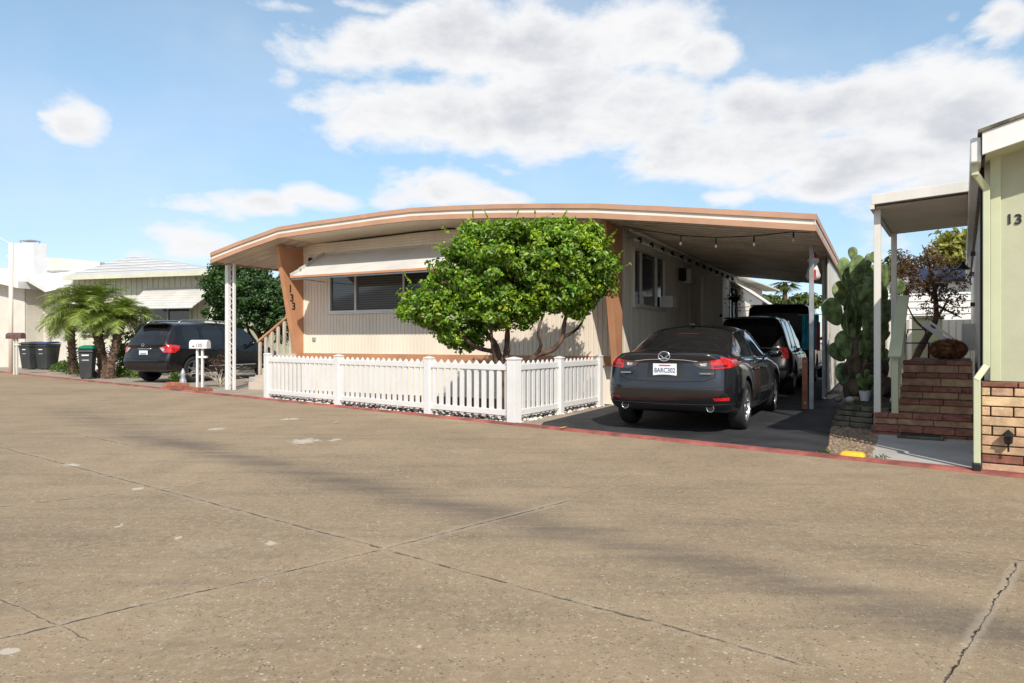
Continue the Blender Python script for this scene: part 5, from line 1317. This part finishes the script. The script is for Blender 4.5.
mFo = lambda a, o, z: (a, -o-.06, z)
window(C_, mFo, cx_(146, 315).x, cx_(191, 315).x, 1.6, cx_(160, 305).z+.05, (cx_(169, 315).x,), M['sage_trim'])
window(C_, mFo, cx_(84, 330).x, cx_(92, 330).x, 1.55, 2.1, (), M['sage_trim']); window(C_, mFo, cx_(99, 330).x, cx_(108, 330).x, 1.55, 2.1, (), M['sage_trim'])

HD_ = Frame(at(0, 372, 30).x, 31.5, .30, .954)
D_ = thing('mobile_home', 'cream home at the left edge with a boxed white chimney on its low white roof', 'mobile home', HD_.o, HD_.rz)
dx_ = lambda u, v, y=0.0: HD_.on_y(u, v, y)
xr = dx_(62, 330).x
mb = MB(); ribbed(mb, -8, dx_(25, 300).x, 0, dx_(20, 283).z, pitch=.8, g=.04, d=.02); mb.build('front_wall', M['pale_cream'], D_, recalc=False)
MB().box(-8, dx_(25, 300).x-.01, .04, .2, 0, dx_(20, 285).z).build('wall_backing', M['pale_cream'], D_)
MB().box(dx_(25, 300).x-.02, xr+2.4, .9, 1.0, 0, dx_(30, 283).z).build('recessed_wall', M['pale_cream'], D_)
MB().box(dx_(25, 300).x-.12, dx_(25, 300).x, .06, .9, 0, dx_(20, 283).z).build('return_wall', M['pale_cream'], D_)
def slab(mb, pts, th):
    n = len(pts); mb.add([tuple(p) for p in pts]+[(p[0], p[1], p[2]-th) for p in pts], [tuple(range(n)), tuple(range(2*n-1, n-1, -1))]+[(i, (i+1) % n, n+(i+1) % n, n+i) for i in range(n)]); return mb
q = [dx_(-30, 262, -.6), dx_(18, 283, -.6)]; zR = dx_(18, 281, -.6).z
rD = MB(); slab(rD, [(q[0].x-3, -.6, dx_(-40, 258, -.6).z), (q[1].x, -.6, zR), (q[1].x, 9, zR), (q[0].x-3, 9, dx_(-40, 258, -.6).z)], .32)
slab(rD, [(q[1].x+.02, -.3, dx_(10, 276, -.3).z), (dx_(45, 289, -.9).x, -.9, dx_(45, 287, -.9).z), (dx_(88, 272, -.9).x, .4, dx_(90, 270, -.4).z), (dx_(70, 271, 6).x, 6, dx_(60, 271, 6).z), (q[1].x+.02, 6, dx_(10, 271, 6).z)], .22)
rdo = rD.build('roof', M['white'], D_)
c0_, c1_ = dx_(14, 276, 2.2), dx_(33, 242.5, 2.2)
MB().box(c0_.x, c1_.x, 2.2, 2.95, c0_.z-1.2, c1_.z).build('chimney', M['vinyl'], rdo, bevel=.02)
cpz = c1_.z; xm = (dx_(19, 240, 2.4).x, dx_(30, 240, 2.4).x)
MB().box(xm[0], xm[1], 2.4, 3.0, cpz+.16, cpz+.20).bar((xm[0]+.05, 2.45, cpz), (xm[0]+.05, 2.45, cpz+.17), .03).bar((xm[1]-.05, 2.45, cpz), (xm[1]-.05, 2.45, cpz+.17), .03).bar((xm[1]-.05, 2.95, cpz), (xm[1]-.05, 2.95, cpz+.17), .03).bar((xm[0]+.05, 2.95, cpz), (xm[0]+.05, 2.95, cpz+.17), .03).build('chimney_cap', M['galv'], rdo)
# farther roof between the two homes
E_ = thing('mobile_home', 'distant white home whose low roof shows between the chimney and the sage home', 'mobile home', at(65, 300, 48), 0)
k_ = 48/FPX; 
sb0 = MB(); pts_ = [at(36, 257, 48), at(70, 259, 48), at(100, 262, 48), at(100, 275, 48), at(36, 275, 48)]; oE = Vector(E_.location)
sb0.prism([(p.x-oE.x, p.z-oE.z) for p in pts_], 'y', 0, 6); sb0.build('roof', M['offwhite'], E_)
MB().box(-2.0, 2.4, .4, 5.6, -oE.z, at(0, 272, 48).z-oE.z).build('wall', M['cream_smooth'], E_)
MB().box(-2.1, 2.6, -.12, -.0, at(0, 272.5, 48).z-oE.z, at(0, 270.5, 48).z-oE.z).build('gutter', M['galv'], E_)
# cream pole and mailboxes at the far left
g0 = G(11, 373); pl = thing('utility_pole', 'slim cream painted pole standing at the left edge', 'pole', g0)
zt = at(0, 243, g0.y).z; MB().tube([(0, 0, 0), (0, 0, zt)], .075, 10).build('shaft', M['cream'], pl, smooth=True)
MB().tube([(0, 0, zt-.05), (-.5, 0, zt+.25)], .012, 6).tube([(.0, .0, zt-.6), (-.14, 0, zt-.5)], .03, 6).build('bracket', M['offwhite'], pl)
def mailbox(loc_, rz, label, mbox, mpost, L=.5, H0=1.05, two=True, nums=None):
    t_ = thing('mailbox', label, 'mailbox', loc_, rz); mb = MB()
    pr_ = [(-.10, 0), (.10, 0), (.10, .12)]+[(.10*math.cos(a_), .12+.10*math.sin(a_)) for a_ in np.linspace(0, math.pi, 9)[1:-1]]+[(-.10, .12)]
    mb.prism([(y, H0+z) for y, z in pr_], 'x', -L/2, L/2); b_ = mb.build('box', mbox, t_, bevel=.006)
    for dx in ((-.07, .07) if two else (0,)): MB().box(dx-.022, dx+.022, -.03, .03, 0, H0).build('post', mpost, t_)
    MB().box(-.05, .20, -.035, .035, H0-.24, H0-.19).build('arm', mpost, t_)
    return t_, b_
g1 = G(13, 374.5); mailbox((g1.x+.1, g1.y, 0), HC.rz, 'brown metal mailbox on a stout post at the left edge', M['brownmetal'], M['offwhite'], .75, 1.30, True)
# white mailbox by the SUV: world size from its place
g2 = G(200, 388.5); mt, mbx = mailbox((g2.x, g2.y, 0), -.15, 'white mailbox with dark numbers on two slim posts in front of the black SUV', M['vinyl'], M['vinyl'], .48, 1.02)
kk = g2.y/FPX
text_obj('box_number', '135', .13, M['brownmetal'], mbx, (.03, -.1065, 1.10), (R(90), 0, 0), .002)
MB().ball((-.12, -.10, 1.08), (.03, .01, .02), 8, 6).build('motif', M['black'], mbx)
# wheelie bins
def wbin(loc_, rz, label, lid, w_=.62, d_=.65, h_=1.05):
    t_ = thing('wheelie_bin', label, 'bin', loc_, rz, 'wheelie bins'); mb = MB()
    a_ = w_*.38; b_ = w_*.5
    mb.add([(-a_, -d_*.36, .04), (a_, -d_*.36, .04), (a_, d_*.36, .04), (-a_, d_*.36, .04), (-b_, -d_*.5, h_), (b_, -d_*.5, h_), (b_, d_*.5, h_), (-b_, d_*.5, h_)], [(0,3,2,1),(4,5,6,7),(0,1,5,4),(1,2,6,5),(2,3,7,6),(3,0,4,7)])
    mb.box(-b_-.02, b_+.02, -d_*.5-.03, d_*.5, h_-.12, h_-.07); mb.build('body', M['bin'], t_, bevel=.02)
    l_ = MB().add([(-b_-.03, -d_*.5-.04, h_), (b_+.03, -d_*.5-.04, h_), (b_+.03, d_*.5+.03, h_+.02), (-b_-.03, d_*.5+.03, h_+.02), (-b_*.8, -d_*.35, h_+.07), (b_*.8, -d_*.35, h_+.07), (b_*.8, d_*.4, h_+.10), (-b_*.8, d_*.4, h_+.10)], [(0,3,2,1),(4,5,6,7),(0,1,5,4),(1,2,6,5),(2,3,7,6),(3,0,4,7)]).build('lid', lid, t_, bevel=.015)
    MB().tube([(-b_*.8, d_*.5+.06, h_-.02), (b_*.8, d_*.5+.06, h_-.02)], .018, 6).build('handle', M['black'], t_)
    for sd in (-1, 1): MB().lathe([(.001, -.02), (.11, -.02), (.11, .02), (.001, .02)], (sd*(a_+.03), d_*.36, .11), 'x', 16).build('wheel', M['rubber'], t_)
    for z in (h_*.62, h_*.78): MB().box(-.10, .10, -d_*(.36+.14*z/h_)-.012, -d_*(.36+.14*z/h_)+.01, z-.02, z+.02).build('sticker', M['galv'] if z < h_*.7 else M['plate'], t_)
    return t_
ga, gb_ = G(32, 369.5), G(47.5, 369.5)
wbin((ga.x+.0, ga.y, 0), HC.rz-.1, 'charcoal wheelie bin with a black lid, leftmost by the brown mailbox', M['bin'], .74, .7, 1.10)
wbin((gb_.x, gb_.y, 0), HC.rz+.05, 'charcoal wheelie bin with a navy blue lid', M['binblue'], .66, .7, 1.10)
gc = G(87.5, 379); wbin((gc.x, gc.y, 0), HC.rz+.6, 'narrow dark wheelie bin with a bright green lid among the palms', M['bingreen'], .42, .5, .98)
# white handrails by the neighbour's steps
g5 = G(61.5, 366.5); hr = thing('handrail', 'white metal handrail rising beside the leftmost palm', 'handrail', g5); zt = at(0, 321, g5.y).z
mb = MB().box(-.06, .06, -.06, .06, 0, zt).box(.20, .28, .9, .98, 0, zt-.2); mb.build('post', M['vinyl'], hr)
MB().bar((0, 0, zt-.55), (.9, 1.2, zt-.05), .05).bar((0, 0, .55), (.9, 1.2, 1.05), .05).build('rail', M['vinyl'], hr)
stp = MB()
for i in range(3): stp.box(.1+.3*i, .4+.3*i+.6, 1.0, 2.4, .2*i, .2*(i+1)-.002)
st_ = tag(stp.build('entry_steps', M['beige_wood'], None, bevel=.01), 'short brown entry steps behind the white handrail', 'steps'); st_.location = g5
# brick edging with plants and ornament by the white mailbox
ge = G(186, 390.0)
be = thing('brick_edging', 'row of red bricks edging the bed at the foot of the white mailbox', 'edging', (ge.x, ge.y, 0), RD.rz+R(8))
for i in range(9): MB().box(-.95+i*.22, -.75+i*.22, -.05+random.uniform(-.01, .01), .05, 0, .085).build('brick', M['brick_red' if i % 3 else 'terracotta'], be, bevel=.006)
for i in range(4): MB().box(-.82+i*.22, -.62+i*.22, -.03, .07, .086, .17).build('brick', M['terracotta'], be, bevel=.006)
def pot(name, label, loc_, r, h, m, plant=None, psize=.08, pn=140, ph=.3):
    t_ = thing(name, label, 'plant pot', loc_)
    MB().lathe([(r*.68, 0), (r*.95, h*.82), (r*1.05, h*.84), (r*1.05, h), (r*.93, h), (r*.88, h*.9), (.001, h*.9)], seg=20).build('pot', m, t_, smooth=False)
    if plant:
        P = RNG.normal(0, 1, (pn, 3)); P /= np.linalg.norm(P, axis=1)[:, None]; P = P*np.array([r*1.3, r*1.3, ph*.6])*RNG.random((pn, 1))**.5+np.array([0, 0, h+ph*.45]); leaves('plant', P, P-np.array([0, 0, h*.5]), psize, plant, t_, .4)
    return t_
g6 = G(176, 388.2); pot('plant_pot', 'terracotta pot of trailing green leaves beside the garden ornament', (g6.x, g6.y, 0), .13, .17, M['terracotta'], M['grassleaf'], .10, 160, .25)
g7 = G(183, 389.0); gn = thing('garden_ornament', 'small pale grey green figurine standing on the brick edging', 'ornament', (g7.x, g7.y, 0))
MB().lathe([(.09, 0), (.10, .10), (.075, .24), (.05, .30), (.062, .36), (.05, .43), (.012, .52)], seg=14).build('figure', M['galv'], gn, smooth=True)
# dry twiggy shrub behind the mailbox
g8 = G(212, 388); sh = thing('shrub', 'bare twiggy pinkish brown shrub between the white mailbox and the porch posts', 'shrub', (g8.x, g8.y+.5, 0)); tk = MB()
for i in range(26):
    a_ = random.random()*6.28; pts = [Vector((0, 0, 0))]; d = Vector((math.cos(a_)*.35, math.sin(a_)*.35, 1)).normalized()
    for k in range(6): d = (d+Vector((math.cos(a_)*.22, math.sin(a_)*.22, -.30*k/5))+Vector([random.gauss(0, .12) for _ in range(3)])).normalized(); pts.append(pts[-1]+d*.165)
    tk.tube(pts, [.013, .011, .009, .007, .005, .004, .003], 5)
tk.build('twigs', M['beige_wood'], sh)
P_, N_ = crown_points([(0, 0, .72, .42, .4, .22)], 26, 12, .12, .6); leaves('leaves', P_, N_, .05, M['plum'], sh, .4)

# ================================================================ carport things
# string lights across the carport, from wall to corner post
sl_ = thing('string_lights', 'string of clear bulbs sagging across the carport front', 'string lights', HA.w(0, -.85), HA.rz)
pts = []; bulbs = [(680.7, 236), (716, 238.5), (754, 236.5), (793.5, 232)]
key = [(622, 226), (650, 231), (680.7, 235.5), (716, 237.5), (754, 236), (793.5, 230.5), (811, 228.5)]
K = [HA.on_y(u, v, -.85) for u, v in key]; K = [Vector((p.x, 0, min(p.z, ztop(min(p.x, 3.45))-.235))) for p in K]
MB().tube(K, .009, 5).build('cord', M['black'], sl_)
for u, v in bulbs:
    p = HA.on_y(u, v+2, -.85); p = Vector((p.x, 0, p.z)); so = MB().lathe([(.013, 0), (.015, -.08), (.010, -.10)], (p.x, 0, p.z+.04), 'z', 10).build('socket', M['black'], sl_)
    MB().ball((p.x, 0, p.z-.095), (.022, .022, .032), 12, 8).build('bulb', M['warmbulb'], so, smooth=True)
# hanging ornament at the second post
q = HA.w(3.28, 1.3); ho = thing('hanging_decoration', 'red and white hanging decoration on the second carport post', 'decoration', (q.x, q.y, 0)); zc = 2.62
MB().tube([(0, 0, 2.95), (0, 0, zc+.12)], .004, 4).build('cord', M['black'], ho)
mb = MB().ball((0, 0, zc+.06), (.10, .09, .09), 12, 8).lathe([(.06, 0), (.13, -.22), (.10, -.30)], (0, 0, zc), 'z', 12); mb.build('body', M['flag'], ho, smooth=True)
MB().box(-.10, .0, -.13, -.11, zc-.30, zc-.12).lathe([(.11, .08), (.02, .2)], (0, 0, zc+.02), 'z', 10).build('cloth', M['redcloth'], ho)
# upright red wrapped plank leaning on the front post
q = HA.g(806, 413); pk = thing('post_guard', 'pinkish red timber guard standing upright against the front carport post', 'post guard', tuple(HA.w(p1.x-.10, p1.y-.02)), HA.rz)
MB().box(-.05, .04, -.045, .02, 0, .92).build('plank', M['terracotta'], pk, bevel=.005); MB().lathe([(.02, -.012), (.02, 0)], (0, -.045, .12), 'y', 10).lathe([(.014, -.012), (.014, 0)], (0, -.045, .85), 'y', 10).build('bolt', M['galv'], pk)
# turquoise covered item between the posts and a red bar
q = HA.w(3.02, 3.9); tq = thing('hanging_towel', 'turquoise towel with a red edge hanging from a line behind the carport posts', 'towel', (q.x, q.y, 0), HA.rz)
mb = MB(); nf_ = 24; vs = [(-.17+.34*i/nf_, .03*math.sin(i*1.1)+dy_, z) for dy_ in (0, .012) for z in (.98+.04*math.sin(2), 1.4, 1.78) for i in range(nf_+1)]; w1_ = nf_+1
mb.add(vs, [(r_*w1_+i, r_*w1_+i+1, (r_+1)*w1_+i+1, (r_+1)*w1_+i) for r_ in (0, 1, 3, 4) for i in range(nf_)]); mb.build('fabric', M['teal'], tq, smooth=True, recalc=False)
MB().tube([(-.25, 0, 1.79), (.30, 0, 1.79)], .008, 5).tube([(.26, 0, 0), (.26, 0, 1.8)], .014, 6).build('line', M['galv'], tq)
MB().box(.13, .20, -.05, -.038, 1.0, 1.62).build('edge_band', M['redcloth'], tq)
# hanging basket by the door
q = HA.w(.45, 9.3); hb_ = thing('hanging_basket', 'dark hanging plant basket beside the side door under the carport', 'hanging basket', (q.x, q.y, 0)); zb_ = 2.55
MB().lathe([(.05, -.16), (.15, -.05), (.17, .0)], (0, 0, zb_), 'z', 14).build('basket', M['black'], hb_); MB().tube([(0, 0, 3.1), (0, 0, zb_)], .006, 4).build('chain', M['black'], hb_)
P = RNG.normal(0, .14, (160, 3))+np.array([0, 0, zb_+.02]); leaves('plant', P, P*0+np.array([0, 0, 1.]), .09, M['hedge'], hb_, .4)

# ================================================================ bed beside the driveway
def stones(name, label, pts, rmin, rmax, m, z0, kind='stuff'):
    mb = MB()
    base_ = MB().ball((0, 0, 0), 1, 6, 4)
    for (x, y) in pts:
        r = random.uniform(rmin, rmax); a_ = random.random()*6.28; sx, sy, sz = r*random.uniform(.7, 1.3), r*random.uniform(.6, 1.1), r*random.uniform(.4, .75); ca, sa = math.cos(a_), math.sin(a_)
        mb.add([(x+ca*px_*sx-sa*py_*sy, y+sa*px_*sx+ca*py_*sy, z0+pz_*sz+sz*.4) for px_, py_, pz_ in base_.v], base_.f)
    ob = mb.build(name, m, None, smooth=True, recalc=False); tag(ob, label, 'gravel', None, kind); return ob
def in_poly(x, y, P):
    c = False
    for i in range(len(P)):
        (x0, y0), (x1, y1) = P[i], P[i-1]
        if (y0 > y) != (y1 > y) and x < (x1-x0)*(y-y0)/(y1-y0)+x0: c = not c
    return c
def fill(P, n):
    xs = [p[0] for p in P]; ys = [p[1] for p in P]; out = []
    while len(out) < n:
        x, y = random.uniform(min(xs), max(xs)), random.uniform(min(ys), max(ys))
        if in_poly(x, y, P): out.append((x, y))
    return out
gpoly = [tuple(p[:2]) for p in (kl(RD.l(G(824, 457)).x), kl(RD.l(G(867, 462)).x), G(880, 432), G(832, 428))]
stones('gravel', 'brown and tan pebbles filling the strip beside the driveway', fill(gpoly, 2600), .012, .028, M['gravel'], .012)
# white stones along the fence foot and on the soil
fpts = []
for i in range(520):
    t = random.random(); p = C0.lerp(C1, t); n_ = Vector((dF.y, -dF.x, 0)); p = p + n_*random.uniform(-.55, .10)*(-1); 
    p = C0.lerp(C1, t)+Vector((-dF.y, dF.x, 0))*random.uniform(-.07, .55); fpts.append((p.x, p.y))
for i in range(420):
    p = C1.lerp(C2, random.random())+Vector((-dS.y, dS.x, 0))*random.uniform(-.10, .6); fpts.append((p.x, p.y))
stones('gravel', 'white and grey stones scattered along the foot of the picket fence', fpts, .014, .036, M['whitestone'], .010)
# stacked slate edge of the cactus bed
q0 = G(833, 426); q1 = G(884, 431); d_ = (q1-q0).normalized(); n_ = Vector((-d_.y, d_.x, 0)); sw_ = thing('stacked_stone_wall', 'low mossy stacked slate wall in front of the prickly pear', 'stone wall', q0)
for lv in range(4):
    x = -.02+random.uniform(0, .05); L_ = (q1-q0).length
    while x < L_-.05:
        w_ = random.uniform(.16, .34); w_ = min(w_, L_-x); a_ = d_*x; b2 = d_*(x+w_-.012); z0, z1 = .072*lv+.01, .072*(lv+1); j = random.uniform(-.025, .02)+.06*lv
        ps = [tuple(p+n_*o_+Vector((0, 0, z))) for z in (z0, z1) for p, o_ in ((a_, j), (b2, j), (b2, .35+.0*lv), (a_, .35))]
        MB().add(ps, [(0,3,2,1),(4,5,6,7),(0,1,5,4),(1,2,6,5),(2,3,7,6),(3,0,4,7)]).build('slab', M['slate'], sw_, bevel=.008); x += w_
bedp = [tuple((q0+n_*.3).to_2d()), tuple((q1+n_*.3).to_2d()), tuple(HB.w(-1.15, 5)[:2]), tuple(HA.w(3.95, 3)[:2])]
bd = MB().sheet([(x, y, .27) for x, y in bedp]); bd.add([(x, y, z) for x, y in bedp for z in (0, .27)], [(0, 1, 3, 2), (2, 3, 5, 4), (4, 5, 7, 6), (6, 7, 1, 0)]); struct('planting_bed', bd, M['soil'], 'raised bed of dark soil behind the stacked slate')
mounds('ground_cover', 'sparse moss and weeds on the raised cactus bed', 'ground cover', [((q0+n_*.35+d_*t).x, (q0+n_*.35+d_*t).y, .18, .12, .06) for t in (.15, .4, .7, .95)], M['grassleaf'], .035, 120, z0=.27)
gp = at(860, 415, 10.9); pw = thing('cactus_pot', 'small white pot with a young cactus at the foot of the prickly pear', 'plant pot', (gp.x, 10.75, .27))
MB().lathe([(.065, 0), (.085, .15), (.09, .155), (.08, .155), (.075, .14), (.001, .14)], seg=20).build('pot', M['vinyl'], pw, smooth=False)
pm_ = MB()
for (x, z, L, W2, ln) in ((0, .24, .22, .14, 0), (-.08, .34, .19, .12, -30), (.09, .33, .17, .13, 25), (.02, .42, .15, .11, 8), (-.05, .25, .15, .10, -35)): pad(pm_, (x, random.uniform(-.03, .03), z), (math.sin(R(ln)), 0, math.cos(R(ln))), (.3, -1, 0), L, W2, .018)
pm_.build('pad', M['cactus'], pw, smooth=True)
for i, (u, dz, nm) in enumerate(((842, .055, 'round pale grey boulder left of the small white pot'), (850, .05, 'tan boulder just left of the small white pot'), (836, .045, 'small brown boulder at the driveway side of the cactus bed'))):
    p = at(u, 405, 10.6); rk = MB().ball((0, 0, 0), (.07, .055, dz), 12, 8); rk.v = [(x*(1+.1*math.sin(7*z*9)), y, z) for x, y, z in rk.v]; ob = rk.build('boulder', (M['conc'], M['gravel'], M['slate'])[i], None, smooth=True); ob.location = (p.x, 10.35+.1*i, .27+dz*.8); tag(ob, nm, 'stone', 'boulders on the cactus bed')
# yellow painted kerb block
gy = RD.l(G(850, 459)); yk = thing('yellow_marker', 'yellow painted concrete block at the kerb beside the driveway', 'kerb block', tuple(RD.w(gy.x, .17)), RD.rz)
MB().add([(-.13, -.07, 0), (.13, -.07, 0), (.13, .07, 0), (-.13, .07, 0), (-.10, -.05, .06), (.10, -.05, .06), (.10, .05, .065), (-.10, .05, .065)], [(0,3,2,1),(4,5,6,7),(0,1,5,4),(1,2,6,5),(2,3,7,6),(3,0,4,7)]).build('block', M['yellowkerb'], yk, bevel=.02)
mounds('weeds', 'small weeds growing at both ends of the yellow kerb block', 'weeds', [(RD.w(gy.x+dx, .22).x, RD.w(gy.x+dx, .22).y, .09, .06, .05) for dx in (-.28, .26)], M['grassleaf'], .035, 300)
# fallen leaves on the road
for (u, v, nm) in ((336, 423, 'single yellow leaf on the road in front of the left part of the picket fence'), (563, 430.5, 'single orange yellow leaf at the red kerb by the fence corner')):
    g_ = G(u, v); ob = MB().add([(-.06, 0, .006), (0, -.03, .012), (.065, 0, .03), (0, .035, .014)], [(0, 1, 2), (0, 2, 3)]).build('fallen_leaf', M['fallen']); ob.location = (g_.x, g_.y, .03 if u > 500 else .0); tag(ob, nm, 'leaf')

# ================================================================ beyond the brick steps
wq = HB.w(-.33, 4.6, .0)
wb = thing('fibre_bundle', 'rust brown shaggy fibre basket on the brick landing', 'basket', tuple(wq.xy)+(.935,)); mb = MB().ball((0, 0, .13), (.25, .2, .15), 22, 12); 
mb.v = [(x*(1+random.uniform(-.07, .07)), y*(1+random.uniform(-.07, .07)), max(0, z+random.uniform(-.015, .015))) for x, y, z in mb.v]; mb.build('basket', M['wicker'], wb)
P = RNG.normal(0, 1, (900, 3)); P /= np.linalg.norm(P, axis=1)[:, None]; P = P*np.array([.26, .21, .155])+np.array([0, 0, .14]); P[:, 2] = np.maximum(P[:, 2], .01); leaves('fibre', P, P-np.array([0, 0, .1]), .07, M['wicker'], wb, .12, .1, .9)
ch = thing('metal_chair', 'black wire garden chair on the landing beside the stair rail', 'chair', tuple(HB.w(-.78, 5.0).xy)+(.935,), HB.rz)
MB().tube([(-.18, 0, 0), (-.18, 0, .24), (.18, 0, .24), (.18, 0, 0)], .012, 6).tube([(-.18, .3, 0), (-.18, .3, .24), (.18, .3, .24), (.18, .3, 0)], .012, 6).build('frame', M['blackmetal'], ch)
MB().box(-.19, .19, 0, .30, .23, .25).build('seat', M['blackmetal'], ch); MB().tube([(-.16, .3, .24), (-.12, .34, .46), (.12, .34, .46), (.16, .3, .24)], .012, 6).build('backrest', M['blackmetal'], ch)
# sage shed
shp = at(925, 360, 15.0); shd = thing('shed', 'pale sage garden shed behind the purple leaved tree', 'shed', (shp.x, 15.0, 0), HB.rz)
MB().box(-.25, .29, 0, 1.5, 0, at(0, 318, 15).z).build('wall', M['sage_trim'], shd); MB().box(-.30, .33, -.05, 1.6, at(0, 318, 15).z+.002, at(0, 318, 15).z+.05).build('roof', M['sage'], shd); MB().box(-.25, .1, -.02, -.001, .02, 1.2).build('door', M['sage'], shd)
# white lap sided home with navy tarp
wp = at(945, 370, 20); wh = thing('mobile_home', 'white lap sided home with a navy blue tarp edge beyond the brick landing', 'mobile home', (wp.x-1.2, 20, 0), HB.rz+.15)
zt = at(0, 283, 20).z; mb = MB(); n_l = 16
for i in range(n_l):
    z0, z1 = zt*i/n_l, zt*(i+1)/n_l; mb.add([(-1.2, -.03, z0), (3.2, -.03, z0), (3.2, 0, z1), (-1.2, 0, z1), (-1.2, 0, z0), (3.2, 0, z0)], [(0, 1, 2, 3), (0, 4, 5, 1)])
mb.build('lap_wall', M['white'], wh, recalc=False); MB().box(-1.19, 3.19, .02, 4, 0, zt).build('wall_backing', M['white'], wh)
MB().box(.15, 3.3, -.35, 4, zt+.01, zt+.42).build('tarp', M['navy'], wh, bevel=.05); MB().box(-1.3, .12, -.2, 4, zt+.01, zt+.14).build('roof', M['offwhite'], wh)
window(wh, mFo, .55, 1.05, at(0, 337, 20).z-.22, at(0, 325, 20).z, (), M['offwhite'])
# leaning white folded frame
lf = thing('folding_frame', 'white folded sunlounger frame leaning behind the fibre basket', 'folding frame', tuple(HB.w(-.46, 5.6).xy)+(.935,), HB.rz)
MB().bar((-.24, 0, .56), (.18, 0, .22), .03, .07).bar((-.15, .08, .60), (.27, .08, .24), .03, .035).build('frame', M['vinyl'], lf); MB().bar((-.20, .05, .50), (.2, .05, .18), .12, .02).build('sling', M['dark'], lf)
# fence behind the carport yard
yf = HA.w(5.0, 9); bf = thing('privacy_fence', 'white board fence in the side yard behind the prickly pear', 'fence', (yf.x, yf.y, 0), HA.rz)
mb = MB(); ribbed(mb, -1.4, 1.6, .05, 1.75, pitch=.16, g=.03, d=.03); mb.build('board_panel', M['offwhite'], bf, recalc=False); MB().box(-1.4, 1.6, .04, .08, .05, 1.74).build('backing', M['offwhite'], bf)
for x in (-1.45, .1, 1.65): MB().box(x-.05, x+.05, -.02, .1, 0, 1.85).build('post', M['offwhite'], bf)

# home across the road: it shows only as a reflection in the front window and the car paint
hx = thing('mobile_home', 'white gabled home across the road, seen as a reflection in the front window glass', 'mobile home', (-19.5, 7.5, 0), RD.rz+math.pi)
MB().box(-5, 5, 0, 8, 0, 2.9).build('wall', M['pale_cream'], hx); MB().prism([(-5.6, 2.85), (5.6, 2.85), (0, 4.1)], 'y', -.7, 8.5).build('roof', M['panroof'], hx)
MB().box(-3.2, -.6, -.05, .02, 1.2, 2.2).build('window', M['houseglass'], hx); MB().box(1.2, 2.2, -.05, .02, .3, 2.4).build('door', M['beige_wood'], hx)
